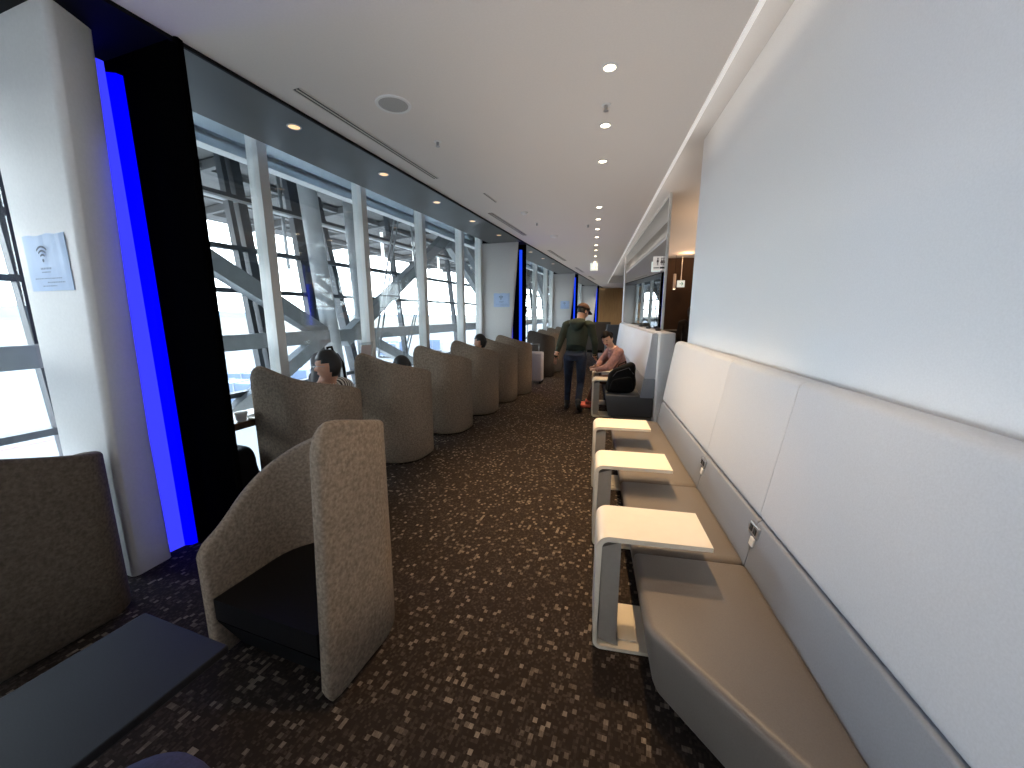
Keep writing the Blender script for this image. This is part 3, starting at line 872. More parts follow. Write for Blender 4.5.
# C-shaped side tables
def side_table(w=0.29, top=0.57):
    r = empty('side_table')
    def cprof(x0, x1, xb, z0, z1, rad, th):
        o = []
        i = []
        def arc(cx, cz, ra, a0, a1, out, n=8):
            for k in range(n + 1):
                a = a0 + (a1 - a0) * k / n
                out.append((cx + ra * math.cos(a), cz + ra * math.sin(a)))
        o.append((x1, z1))
        arc(x0 + rad, z1 - rad, rad, PI / 2, PI, o)
        arc(x0 + rad * 0.7, z0 + rad * 0.7, rad * 0.7, PI, 1.5 * PI, o)
        o.append((xb, z0))
        o.append((xb, z0 + th * 0.7))
        ri = rad * 0.7 - th * 0.7
        arc(x0 + rad * 0.7, z0 + rad * 0.7, max(ri, 0.01), 1.5 * PI, PI, o)
        ri = rad - th
        arc(x0 + rad, z1 - rad, ri, PI, PI / 2, o)
        o.append((x1, z1 - th * 0.8))
        return o
    p = cprof(0.0, 0.47, 0.29, 0.004, top, 0.055, 0.024)
    bm = bmesh.new(); prism(bm, [(x, -w / 2, z) for x, z in p], (0, w, 0))
    bevel_all(bm, 0.003, 2, 60)
    link('frame', bm, M['table_white'], r, True, 40)
    # steel support inside the upright
    bm = bmesh.new()
    prism(bm, [(0.024, -w / 2 + 0.014, 0.045), (0.115, -w / 2 + 0.014, 0.022), (0.105, -w / 2 + 0.014, 0.06), (0.105, -w / 2 + 0.014, top - 0.028), (0.024, -w / 2 + 0.014, top - 0.06)], (0, w - 0.028, 0))
    link('support', bm, M['table_under'], r)
    bm = bmesh.new(); box(bm, 0.10, 0.20, -w / 2 + 0.05, w / 2 - 0.05, 0.0205, 0.027, 0.002); link('foot_plate', bm, M['table_white'], r)
    return r
tp = side_table()
tl = ('white C-shaped side table nearest the camera, over the bench seat',
      'white C-shaped side table in the middle of the three at the taupe bench',
      'white C-shaped side table furthest along the taupe bench, next to the low white partition end',
      'white C-shaped side table at the charcoal bench, beside the black travel bag',
      'white C-shaped side table at the charcoal bench, past the knees of the seated woman')
for k, (x, y) in enumerate(((0.06, 1.715), (0.06, 2.53), (0.055, 3.40), (0.055, 5.86), (0.055, 6.68))):
    c = tp if k == 0 else copy_tree(tp)
    c.location = (x, y, 0); tag(c, tl[k], 'table', 'white C-shaped side tables')

# ================================================================== PEOPLE
def capsule(bm, p, q, r0, r1, n=14, mi=0, flat=None):
    p, q = Vector(p), Vector(q)
    t = (q - p)
    L_ = t.length
    t.normalize()
    up = Vector((0, 0, 1)) if abs(t.z) < 0.95 else Vector((0, 1, 0))
    x = t.cross(up).normalized(); y = x.cross(t).normalized()
    rings = []
    seq = []
    for k in range(1, 6):
        a = -PI / 2 + k * (PI / 2) / 5
        seq.append((r0 * math.sin(a), r0 * math.cos(a)))
    for k in range(1, 4): seq.append((L_ * k / 4, r0 + (r1 - r0) * k / 4))
    for k in range(0, 5):
        a = k * (PI / 2) / 5
        seq.append((L_ + r1 * math.sin(a), r1 * math.cos(a)))
    v0 = bm.verts.new(p - t * r0); v1 = bm.verts.new(q + t * r1)
    for d, r in seq:
        rings.append([bm.verts.new(p + t * d + (x * math.cos(2 * PI * k / n) + y * math.sin(2 * PI * k / n)) * r) for k in range(n)])
    fs = []
    for k in range(n):
        fs.append(bm.faces.new((v0, rings[0][(k + 1) % n], rings[0][k])))
        fs.append(bm.faces.new((v1, rings[-1][k], rings[-1][(k + 1) % n])))
    for a, b in zip(rings, rings[1:]):
        for k in range(n):
            j = (k + 1) % n
            fs.append(bm.faces.new((a[k], a[j], b[j], b[k])))
    for f in fs: f.material_index = mi

def ellipsoid(bm, c, rx, ry, rz, R=None, mi=0, nu=20, nv=14, warp=None):
    c = Vector(c)
    R = R or Matrix.Identity(3)
    def P(u, v):
        d = Vector((math.cos(v) * math.cos(u), math.cos(v) * math.sin(u), math.sin(v)))
        p = Vector((d.x * rx, d.y * ry, d.z * rz))
        if warp: p = warp(p, d)
        return c + R @ p
    rings = []
    top, bot = bm.verts.new(P(0, PI / 2)), bm.verts.new(P(0, -PI / 2))
    for j in range(1, nv):
        v = -PI / 2 + PI * j / nv
        rings.append([bm.verts.new(P(2 * PI * i / nu, v)) for i in range(nu)])
    fs = []
    for i in range(nu):
        k = (i + 1) % nu
        fs.append(bm.faces.new((bot, rings[0][k], rings[0][i])))
        fs.append(bm.faces.new((top, rings[-1][i], rings[-1][k])))
    for a, b in zip(rings, rings[1:]):
        for i in range(nu):
            k = (i + 1) % nu
            fs.append(bm.faces.new((a[i], a[k], b[k], b[i])))
    for f in fs: f.material_index = mi

def loft(bm, secs, mi=0, n=22):
    """secs: (centre, half-width vector, half-depth vector)"""
    rings = []
    for c, a, b in secs:
        c, a, b = Vector(c), Vector(a), Vector(b)
        rings.append([bm.verts.new(c + a * math.cos(2 * PI * k / n) + b * math.sin(2 * PI * k / n)) for k in range(n)])
    fs = [bm.faces.new(rings[0][::-1]), bm.faces.new(rings[-1])]
    for p, q in zip(rings, rings[1:]):
        for k in range(n):
            j = (k + 1) % n
            fs.append(bm.faces.new((p[k], p[j], q[j], q[k])))
    for f in fs: f.material_index = mi

def basis(fwd, up=(0, 0, 1)):
    f = Vector(fwd).normalized(); u = Vector(up)
    l = u.cross(f).normalized(); u = f.cross(l).normalized()
    return Matrix((f, l, u)).transposed()        # columns: forward, left, up

def head_warp(p, d):
    # narrower jaw, flatter face, fuller back of the skull
    if p.z < 0:
        k = -p.z / 0.12
        p.y *= 1 - 0.30 * k * k
        if p.x < 0: p.x *= 1 - 0.38 * k
        else: p.x *= 1 - 0.06 * k
    if p.x > 0.05: p.x = 0.05 + (p.x - 0.05) * 0.86
    return p

def person(label, J, mats, facing, head_fwd, gap=0.0085, hair='short', female=False, group=None, head_scale=1.0, body_only=False):
    """J: joint positions in world. mats: top, sleeve, trousers, shoe, skin, hair"""
    origin = Vector((J['pelvis'][0], J['pelvis'][1], J.get('base', 0.0)))
    V = {k: Vector(v) for k, v in J.items() if k != 'base'}
    r = empty('person', origin, 0, label, 'person', group)
    TOP, PANT, SHOE, SKIN, LIPS, CUFF = range(6)
    slots = [mats['top'], mats['pant'], mats['shoe'], mats['skin'], M['lips'], mats.get('hairm', M['hair'])]
    bm = bmesh.new()
    fw = Vector(facing).normalized()
    k = 0.90 if female else 1.0
    pel, che, nec, hed = V['pelvis'], V['chest'], V['neck'], V['head']
    sl, sr = V['sh_l'], V['sh_r']
    side = (sl - sr).normalized()
    dep = (nec - pel).normalized().cross(side)
    hipside = (V['hip_l'] - V['hip_r']).normalized()
    hipdep = Vector((0, 0, 1)).cross(hipside)
    hdp = fw
    # torso
    loft(bm, [(pel + Vector((0, 0, -0.09)), hipside * 0.135 * k, hdp * 0.10),
              (pel, hipside * 0.170 * k, hdp * 0.120)], PANT)
    loft(bm, [(pel + Vector((0, 0, 0.00)), hipside * 0.172 * k, hdp * 0.122),
              (pel.lerp(che, 0.45), side * 0.155 * k, dep * 0.112),
              (che, side * 0.175 * k, dep * 0.122),
              (che.lerp(nec, 0.45), side * 0.180 * k, dep * 0.112),
              (che.lerp(nec, 0.80), side * 0.125 * k, dep * 0.085),
              (nec, side * 0.062, dep * 0.062)], TOP)
    # arms
    for s in 'lr':
        sh, el, wr = V['sh_' + s], V['el_' + s], V['wr_' + s]
        capsule(bm, sh.lerp(nec, 0.25), sh, 0.066 * k, 0.066 * k, mi=TOP)
        pf = mats.get('puff', 1.0)
        capsule(bm, sh, el, 0.064 * k * pf, 0.052 * k * pf, mi=TOP)
        capsule(bm, el, wr, 0.052 * k * pf, 0.036 * k * (0.5 + 0.5 * pf), mi=TOP)
        hd = (V.get('hand_' + s, wr + (wr - el).normalized() * 0.09) - wr).normalized()
        pn = V.get('palm_' + s, side)                      # thumb side
        pn = (pn - hd * pn.dot(hd)).normalized()
        nrm = hd.cross(pn)
        hs = 0.92 if female else 1.0
        capsule(bm, wr - hd * 0.02, wr + hd * 0.02, 0.027 * hs, 0.027 * hs, mi=SKIN)
        ellipsoid(bm, wr + hd * 0.055 * hs, 0.052 * hs, 0.040 * hs, 0.017 * hs, Matrix((hd, pn, nrm)).transposed(), SKIN, 14, 8)
        curl = V.get('curl_' + s, Vector((0.5, 0, 0))).x
        for fi, (off, ln) in enumerate(((0.028, 0.070), (0.010, 0.080), (-0.009, 0.074), (-0.027, 0.058))):
            p = wr + hd * 0.085 * hs + pn * off * hs
            d = hd.copy()
            for sg in range(3):
                ang = curl * (0.25 + 0.45 * sg)
                d2 = (hd * math.cos(ang) + nrm * math.sin(ang)).normalized()
                q = p + d2 * ln * hs * (0.44, 0.32, 0.24)[sg]
                capsule(bm, p, q, 0.0095 - 0.001 * sg, 0.0088 - 0.001 * sg, 8, SKIN)
                p = q
        p = wr + hd * 0.03 * hs + pn * 0.030 * hs
        q = p + (hd * 0.6 + pn * 0.75 + nrm * 0.25).normalized() * 0.038 * hs
        capsule(bm, p, q, 0.013, 0.011, 8, SKIN)
        capsule(bm, q, q + (hd * 0.92 + pn * 0.25 + nrm * 0.25).normalized() * 0.032 * hs, 0.011, 0.009, 8, SKIN)
    # legs and shoes
    for s in 'lr':
        hp, kn, an, toe = V['hip_' + s], V['kn_' + s], V['an_' + s], V['toe_' + s]
        capsule(bm, hp, kn, 0.088 * k, 0.060 * k, mi=PANT)
        capsule(bm, kn, an.lerp(kn, 0.06), 0.060 * k, 0.048 * k, mi=PANT)
        f = (toe - an); ff = Vector((f.x, f.y, 0)).normalized()
        lat = Vector((-ff.y, ff.x, 0))
        heel = V.get('heel_' + s, an - ff * 0.055 + Vector((0, 0, -0.055)))
        capsule(bm, an + Vector((0, 0, 0.03)), heel + ff * 0.03 + Vector((0, 0, 0.012)), 0.047, 0.036, mi=SHOE)
        capsule(bm, heel + ff * 0.03 + Vector((0, 0, 0.012)), toe + Vector((0, 0, 0.010)), 0.038, 0.036, mi=SHOE)
        capsule(bm, heel.lerp(toe, 0.65) + lat * 0.012 + Vector((0, 0, 0.012)), toe + lat * 0.012 + Vector((0, 0, 0.012)), 0.038, 0.032, mi=SHOE)
    # neck and head
    R = basis(head_fwd, V['head_up'] if 'head_up' in V else (0, 0, 1))
    f_, l_, u_ = R.col[0], R.col[1], R.col[2]
    q = head_scale
    capsule(bm, nec + Vector((0, 0, -0.03)), hed - u_ * 0.07 - f_ * 0.012, 0.056 * k, 0.053 * k, mi=SKIN)
    ellipsoid(bm, hed, 0.098 * q, 0.077 * q, 0.122 * q, R, SKIN, 28, 20, head_warp)
    hp = lambda a, b, c: hed + f_ * a * q + l_ * b * q + u_ * c * q
    capsule(bm, hp(0.082, 0, 0.012), hp(0.103, 0, -0.024), 0.010, 0.015, 10, SKIN)             # nose
    for b in (-1, 1):
        ellipsoid(bm, hp(-0.006, 0.077 * b, -0.008), 0.020 * q, 0.010 * q, 0.032 * q, R, SKIN, 12, 8)   # ears
        ellipsoid(bm, hp(0.073, 0.030 * b, 0.032), 0.016, 0.022, 0.008, R, SKIN, 10, 6)        # brows
        ellipsoid(bm, hp(0.062, 0.040 * b, -0.022), 0.022, 0.020, 0.018, R, SKIN, 10, 6)       # cheeks
    ellipsoid(bm, hp(0.072, 0, -0.095), 0.020, 0.022, 0.016, R, SKIN, 10, 6)                   # chin
    ellipsoid(bm, hp(0.085, 0, -0.058), 0.011, 0.024, 0.008, R, LIPS, 12, 6)                   # lips
    # fuse into one surface, then paint by the nearest original face
    bm.faces.ensure_lookup_table()
    kd = KDTree(len(bm.faces)); mids = []
    for i, f in enumerate(bm.faces):
        kd.insert(f.calc_center_median(), i); mids.append(f.material_index)
    kd.balance()
    me = bpy.data.meshes.new('body_raw'); bm.to_mesh(me); bm.free()
    tmp = bpy.data.objects.new('body_raw', me); COL.objects.link(tmp)
    md = tmp.modifiers.new('r', 'REMESH'); md.mode = 'VOXEL'; md.voxel_size = gap; md.use_smooth_shade = True
    md = tmp.modifiers.new('s', 'SMOOTH'); md.iterations = 3; md.factor = 0.5
    dg = bpy.context.evaluated_depsgraph_get()
    nm = bpy.data.meshes.new_from_object(tmp.evaluated_get(dg))
    bpy.data.objects.remove(tmp); bpy.data.meshes.remove(me)
    nm.materials.clear()
    for m in slots: nm.materials.append(m)
    idx = [mids[kd.find(p.center)[1]] for p in nm.polygons]
    nm.polygons.foreach_set('material_index', idx)
    nm.polygons.foreach_set('use_smooth', [True] * len(nm.polygons))
    nm.transform(Matrix.Translation(-origin))
    body = bpy.data.objects.new('body', nm); COL.objects.link(body); body.parent = r
    loc = lambda v: Vector(v) - origin
    # eyes
    for b in (-1, 1):
        bm = bmesh.new()
        ellipsoid(bm, loc(hp(0.0775, 0.031 * b, 0.008)), 0.009, 0.013, 0.007, R, 0, 10, 8)
        link('eye', bm, M['eye'], r, True)
    # hair
    bm = bmesh.new()
    def hair_cap(lowback, front, puff=1.09, sideburn=0.0):
        nu, nv = 32, 22
        def hit(u, v):
            d = Vector((math.cos(v) * math.cos(u), math.cos(v) * math.sin(u), math.sin(v)))
            p = Vector((d.x * 0.098 * q, d.y * 0.077 * q, d.z * 0.122 * q))
            p = head_warp(p.copy(), d)
            n = 1 + 0.02 * noise.noise(Vector((d.x * 9, d.y * 9, d.z * 3)))
            return p * (puff * n), d
        grid = {}
        for j in range(nv + 1):
            v = -0.9 + (PI / 2 + 0.9) * j / nv
            for i in range(nu):
                u = 2 * PI * i / nu
                grid[i, j] = hit(u, v)
        keep = []
        for j in range(nv):
            for i in range(nu):
                k_ = (i + 1) % nu
                d = grid[i, j][1]
                p = grid[i, j][0]
                zlim = front if d.x > 0.35 else (sideburn if d.x > 0.0 else lowback)
                if p.z < zlim * q: continue
                if hair == 'short' and p.z < 0.028 * q and -0.032 * q < p.x < 0.05 * q: continue
                keep.append((i, j, k_))
        vs = {}
        def gv(i, j, inner):
            key = (i, j, inner)
            if key not in vs:
                p = grid[i, j][0] * (0.93 if inner else 1.0)
                vs[key] = bm.verts.new(loc(hed + R @ p))
            return vs[key]
        used = set()
        for i, j, k_ in keep:
            try:
                bm.faces.new((gv(i, j, 0), gv(k_, j, 0), gv(k_, j + 1, 0), gv(i, j + 1, 0)))
            except ValueError: pass
        bmesh.ops.remove_doubles(bm, verts=bm.verts[:], dist=0.0008)
    if hair == 'short':
        hair_cap(-0.088, 0.055, 1.10, 0.02)
    elif hair == 'undercap':
        hair_cap(-0.055, 0.065, 1.05, 0.0)
    elif hair == 'tied':
        hair_cap(-0.075, 0.058, 1.10, -0.01)
        ellipsoid(bm, loc(hp(-0.115, 0, 0.02)), 0.045, 0.045, 0.05, R, 0, 14, 10)
    elif hair == 'long':
        hair_cap(-0.09, 0.055, 1.14, -0.09)
        loft(bm, [(loc(hp(-0.05, 0, 0.03)), l_ * 0.095, f_ * 0.075), (loc(hp(-0.06, 0, -0.10)), l_ * 0.105, f_ * 0.07), (loc(hp(-0.075, 0, -0.24)), l_ * 0.09, f_ * 0.05), (loc(hp(-0.08, 0, -0.32)), l_ * 0.04, f_ * 0.03)])
    o = link('hair', bm, slots[5], r, True)
    md = o.modifiers.new('t', 'SOLIDIFY'); md.thickness = 0.012; md.offset = -1
    return r, hp, R, origin

# ---- walking man in cap, green hoodie and jeans
man, hp, R, org = person(
    'man in brown cap, dark green hoodie and blue jeans walking away on the carpet', dict(
        pelvis=(-0.215, 6.02, 0.90), chest=(-0.195, 6.09, 1.19), neck=(-0.175, 6.13, 1.425), head=(-0.125, 6.19, 1.555), head_up=(0.12, 0.25, 0.95),
        sh_l=(-0.375, 6.14, 1.345), sh_r=(0.005, 6.05, 1.345),
        el_l=(-0.455, 6.08, 1.09), wr_l=(-0.515, 6.04, 0.88), hand_l=(-0.535, 6.08, 0.78), palm_l=(0.5, 0.8, 0),
        el_r=(0.075, 6.02, 1.075), wr_r=(0.080, 6.19, 0.865), hand_r=(0.095, 6.28, 0.80), palm_r=(-0.4, 0.5, 0.5),
        hip_l=(-0.315, 6.04, 0.86), hip_r=(-0.120, 6.00, 0.86),
        kn_l=(-0.325, 6.20, 0.47), an_l=(-0.335, 6.20, 0.085), toe_l=(-0.325, 6.40, 0.03),
        kn_r=(-0.125, 6.10, 0.45), an_r=(-0.150, 5.88, 0.155), toe_r=(-0.115, 6.02, 0.025), heel_r=(-0.155, 5.83, 0.115)),
    dict(top=M['hoodie'], pant=M['jeans'], shoe=M['boots'], skin=M['skin']), (0.25, 0.97, 0), (0.72, 0.62, -0.42), hair='undercap')
# cap: dome + brim
def cap_for(root, hp, R, org, col):
    f_, l_, u_ = R.col[0], R.col[1], R.col[2]
    c = hp(-0.004, 0, 0.040) - org
    bm = bmesh.new()
    n = 26
    rings = []
    for j in range(7):
        a = j * (PI / 2) / 7
        rings.append([bm.verts.new(c + f_ * 0.113 * math.cos(a) * math.cos(2 * PI * i / n) + l_ * 0.092 * math.cos(a) * math.sin(2 * PI * i / n) + u_ * 0.098 * math.sin(a)) for i in range(n)])
    tp_ = bm.verts.new(c + u_ * 0.099)
    for a, b in zip(rings, rings[1:]):
        for i in range(n):
            j = (i + 1) % n; bm.faces.new((a[i], a[j], b[j], b[i]))
    for i in range(n): bm.faces.new((rings[-1][i], rings[-1][(i + 1) % n], tp_))
    o = link('cap', bm, col, root, True); md = o.modifiers.new('t', 'SOLIDIFY'); md.thickness = 0.006
    bm = bmesh.new()
    a, b = [], []
    for i in range(13):
        an = -1.15 + 2.3 * i / 12
        a.append(bm.verts.new(c + f_ * 0.108 * math.cos(an) + l_ * 0.090 * math.sin(an) + u_ * 0.006))
        b.append(bm.verts.new(c + f_ * (0.108 * math.cos(an) + 0.075 * math.cos(an * 0.9)) + l_ * 0.088 * math.sin(an) + u_ * (-0.012 - 0.012 * (1 - math.cos(an)))))
    for i in range(12): bm.faces.new((a[i], a[i + 1], b[i + 1], b[i]))
    p = link('brim', bm, M['boots'], o, True); md = p.modifiers.new('t', 'SOLIDIFY'); md.thickness = 0.005
cap_for(man, hp, R, org, M['cap'])
# hood lying on the back
bm = bmesh.new()
loft(bm, [(Vector((-0.185, 6.055, 1.455)) - org, Vector((0.085, -0.02, 0)), Vector((0.015, 0.065, 0.01))),
          (Vector((-0.195, 6.010, 1.425)) - org, Vector((0.125, -0.03, 0)), Vector((0.01, 0.060, 0.02))),
          (Vector((-0.200, 5.995, 1.375)) - org, Vector((0.120, -0.03, 0)), Vector((0.01, 0.048, 0.02))),
          (Vector((-0.203, 6.005, 1.31)) - org, Vector((0.075, -0.02, 0)), Vector((0.01, 0.035, 0.02))),
          (Vector((-0.204, 6.02, 1.265)) - org, Vector((0.03, -0.01, 0)), Vector((0.005, 0.02, 0.01)))], 0, 20)
o = link('hood', bm, M['hoodie'], man, True); md = o.modifiers.new('s', 'SUBSURF'); md.levels = 1; md.render_levels = 2

# ---- seated woman on the charcoal bench
wom, hp, R, org = person(
    'woman with tied dark hair and dusty pink blouse seated on the charcoal bench', dict(base=0.0,
        pelvis=(0.56, 6.32, 0.52), chest=(0.44, 6.27, 0.80), neck=(0.355, 6.235, 1.01), head=(0.265, 6.19, 1.135), head_up=(-0.35, -0.1, 0.93),
        sh_l=(0.44, 6.09, 0.935), sh_r=(0.34, 6.40, 0.945),
        el_l=(0.30, 6.02, 0.72), wr_l=(0.13, 6.10, 0.665), hand_l=(0.04, 6.16, 0.66), palm_l=(0, 0.8, 0.5),
        el_r=(0.20, 6.47, 0.75), wr_r=(0.12, 6.30, 0.68), hand_r=(0.04, 6.22, 0.67), palm_r=(0, -0.6, 0.6),
        hip_l=(0.50, 6.235, 0.49), hip_r=(0.50, 6.405, 0.49),
        kn_l=(0.12, 6.20, 0.47), an_l=(0.00, 6.26, 0.085), toe_l=(-0.13, 6.25, 0.03),
        kn_r=(0.12, 6.36, 0.47), an_r=(0.03, 6.40, 0.085), toe_r=(-0.10, 6.41, 0.03)),
    dict(top=M['blouse'], pant=M['brown_trousers'], shoe=M['pink_shoe'], skin=M['skin_pale'], hairm=M['hair_brown'], puff=1.35),
    (-0.95, -0.2, 0), (-0.45, -0.80, -0.40), hair='tied', female=True)

# ---- people in the window chairs
def sitter(label, o, s, hz, mats, slouch=0.0, hair='short', fem=False, turn=0.0):
    z = hz - 1.10
    P = lambda a, b, c: tuple(W(o + a, s + b, c))
    f = -FN
    return person(label, dict(base=0.0,
        pelvis=P(-0.10, 0, 0.445), chest=P(-0.095 - slouch * 0.3, 0, 0.75 + z * 0.6), neck=P(-0.03 - slouch, 0, 0.985 + z), head=P(-0.005 - slouch * 1.3, 0.0, 1.105 + z),
        sh_l=P(-0.02 - slouch * 0.8, -0.185, 0.91 + z), sh_r=P(-0.02 - slouch * 0.8, 0.185, 0.91 + z),
        el_l=P(-0.06, -0.215, 0.68 + z * 0.5), wr_l=P(-0.26, -0.12, 0.60), palm_l=tuple(FN * -0.2 + Vector((0, 0, 1))), hand_l=P(-0.34, -0.07, 0.58),
        el_r=P(-0.06, 0.215, 0.68 + z * 0.5), wr_r=P(-0.26, 0.12, 0.60), palm_r=tuple(FN * -0.2 + Vector((0, 0, 1))), hand_r=P(-0.34, 0.07, 0.58),
        hip_l=P(-0.14, -0.09, 0.42), hip_r=P(-0.14, 0.09, 0.42),
        kn_l=P(-0.51, -0.11, 0.47), an_l=P(-0.58, -0.11, 0.085), toe_l=P(-0.73, -0.12, 0.03),
        kn_r=P(-0.51, 0.11, 0.47), an_r=P(-0.58, 0.11, 0.085), toe_r=P(-0.73, 0.12, 0.03)),
        mats, tuple(f), tuple(f - FD * turn + Vector((0, 0, -0.08))), hair=hair, female=fem)
sit, hp, R, org = sitter('person with short black hair, glasses and striped shirt seated in the first window chair', -2.392, 2.40, 1.105,
                         dict(top=M['shirt_stripe'], pant=M['dark_cloth'], shoe=M['boots'], skin=M['skin']), turn=0.42)
bm = bmesh.new()
loc = lambda a, b, c: hp(a, b, c) - org
for b in (-1, 1):
    tube(bm, [loc(0.108, b * 0.034 + 0.022 * math.cos(t_ * PI / 8), 0.004 + 0.018 * math.sin(t_ * PI / 8)) for t_ in range(17)], 0.002, 6)
    tube(bm, [loc(0.108, b * 0.056, 0.008), loc(0.04, b * 0.081, 0.01), loc(-0.01, b * 0.084, 0.006)], 0.0018, 6)
tube(bm, [loc(0.108, -0.012, 0.006), loc(0.110, 0.012, 0.006)], 0.002, 6)
link('glasses', bm, M['chrome'], sit, True)
sitter('person almost hidden in the second window chair, only dark hair over the felt edge', -2.38, 3.44, 0.955,
       dict(top=M['dark_cloth'], pant=M['dark_cloth'], shoe=M['boots'], skin=M['skin']), slouch=0.04)
sitter('person with short dark hair seated in the fourth window chair, head above the felt edge', -2.42, 5.46, 1.085,
       dict(top=M['dark_cloth'], pant=M['dark_cloth'], shoe=M['boots'], skin=M['skin']))
# person in the dark passage
person('person with long dark hair standing in the dark passage past the white wall', dict(
    pelvis=(1.92, 8.0, 0.90), chest=(1.92, 8.02, 1.18), neck=(1.92, 8.0, 1.41), head=(1.90, 8.02, 1.545),
    sh_l=(1.73, 8.08, 1.34), sh_r=(2.10, 7.98, 1.34), el_l=(1.70, 8.1, 1.08), wr_l=(1.75, 8.22, 0.88), el_r=(2.15, 8.0, 1.08), wr_r=(2.13, 8.14, 0.88),
    hip_l=(1.83, 8.0, 0.86), hip_r=(2.01, 8.0, 0.86), kn_l=(1.83, 8.03, 0.47), an_l=(1.83, 8.0, 0.085), toe_l=(1.81, 8.16, 0.03),
    kn_r=(2.01, 8.03, 0.47), an_r=(2.01, 8.0, 0.085), toe_r=(2.02, 8.16, 0.03)),
    dict(top=M['dark_cloth'], pant=M['dark_cloth'], shoe=M['boots'], skin=M['skin']), (0, 1, 0), (-0.2, 1, -0.15), hair='long', female=True)

# ================================================================== BAGS
def soft_box(bm, sx, sy, sz, c=(0, 0, 0), amp=0.02, seed=0, taper=0.85):
    g = bmesh.ops.create_cube(bm, size=1.0)
    vs = g['verts']
    es = list({e for v in vs for e in v.link_edges})
    r = bmesh.ops.subdivide_edges(bm, edges=es, cuts=7, use_grid_fill=True)
    allv = [v for v in bm.verts if v.index == -1 or v in vs or True]
    for v in bm.verts:
        if v.tag: continue
        p = v.co.copy()
        q = Vector((p.x * 2, p.y * 2, p.z * 2))
        L4 = (abs(q.x) ** 5 + abs(q.y) ** 5 + abs(q.z) ** 5) ** 0.2
        m = max(abs(q.x), abs(q.y), abs(q.z))
        q = q * (m / L4) if L4 > 0 else q
        k = 1 - (1 - taper) * (q.z * 0.5 + 0.5)
        p = Vector((q.x * sx / 2 * k, q.y * sy / 2 * k, q.z * sz / 2))
        nn = noise.noise(p * 9 + Vector((seed, 0, 0)))
        p += p.normalized() * nn * amp
        v.co = p + Vector(c)
        v.tag = True
    return bm

def backpack(name, loc, rz, label, m, m2, size, tilt=0.0, handle=True):
    sx, sy, sz = size
    r = empty(name, loc, rz, label, 'bag')
    bm = bmesh.new(); soft_box(bm, sx, sy, sz, (0, 0, sz / 2 + 0.0), 0.018, random.random() * 9)
    link('bag_body', bm, m, r, True)
    bm = bmesh.new(); soft_box(bm, sx * 0.35, sy * 0.78, sz * 0.5, (-sx * 0.5, 0, sz * 0.32), 0.012, 3.3)
    link('pocket', bm, m, r, True)
    bm = bmesh.new(); tube(bm, [(sx * 0.3, -0.05, sz * 0.96), (sx * 0.28, -0.045, sz * 1.07), (sx * 0.26, 0.045, sz * 1.07), (sx * 0.3, 0.05, sz * 0.96)], 0.011, 8)
    link('handle', bm, m2, r, True)
    for b in (-1, 1):
        bm = bmesh.new()
        tube(bm, [(sx * 0.42, b * sy * 0.22, sz * 0.93), (sx * 0.66, b * sy * 0.26, sz * 0.72), (sx * 0.70, b * sy * 0.30, sz * 0.40), (sx * 0.48, b * sy * 0.36, sz * 0.12)], 0.014, 8)
        link('strap', bm, m2, r, True)
    bm = bmesh.new()
    tube(bm, [(-sx * 0.40, -sy * 0.38, sz * 0.60), (-sx * 0.43, -sy * 0.2, sz * 0.86), (-sx * 0.43, sy * 0.2, sz * 0.86), (-sx * 0.40, sy * 0.38, sz * 0.60)], 0.005, 6)
    link('zip', bm, M['bag_grey'], r, True)
    return r
backpack('backpack', (0.465, 5.565, 0.428), PI / 2 + 0.03, 'big black travel bag standing on the charcoal bench', M['bag_black'], M['bag_black'], (0.18, 0.38, 0.47))
for ob in bpy.data.objects['backpack'].children:
    for v in ob.data.vertices:
        k = max(0.0, min(1.0, v.co.y / 0.38 + 0.5))
        v.co.z *= 1 - 0.38 * k
        v.co.y += 0.10 * (0.47 - v.co.z) * k
bp = backpack('backpack', W(-2.86, 2.83, 0.72), -FA + 0.3, 'dark grey backpack with arched strap on the counter behind the striped shirt', M['bag_grey'], M['bag_black'], (0.20, 0.30, 0.46))
bp2 = backpack('backpack', W(-2.94, 1.98, 0.0), -FA - PI / 2, 'black backpack on the floor between black fin and first window chair', M['bag_black'], M['bag_grey'], (0.18, 0.25, 0.50))
bm = bmesh.new(); soft_box(bm, 0.10, 0.16, 0.20, (0, 0, 0.10), 0.008, 5); tube(bm, [(0, -0.03, 0.195), (0, 0, 0.24), (0, 0.03, 0.195)], 0.006, 6)
o = link('pouch', bm, M['bag_blue'], None, True); o.location = W(-2.93, 1.695, 0.252); o.rotation_euler = (0, 0, -FA)
tag(o, 'small blue nylon pouch on top of the cream paper bag', 'pouch')
kb = empty('paper_bag', W(-2.93, 1.695, 0), -FA, 'cream paper carrier bag on the floor beside the black backpack', 'bag')
bm = bmesh.new()
prism(bm, [(-0.06, -0.09, 0), (0.06, -0.09, 0), (0.06, 0.09, 0), (-0.06, 0.09, 0)], (0, 0, 0.25)); link('bag_body', bm, M['kraft'], kb)
for x in (-0.064, 0.064):
    bm = bmesh.new(); tube(bm, [(x, -0.04, 0.20), (x, -0.035, 0.235), (x, 0.035, 0.235), (x, 0.04, 0.20)], 0.004, 6); link('handle', bm, M['kraft'], kb, True)

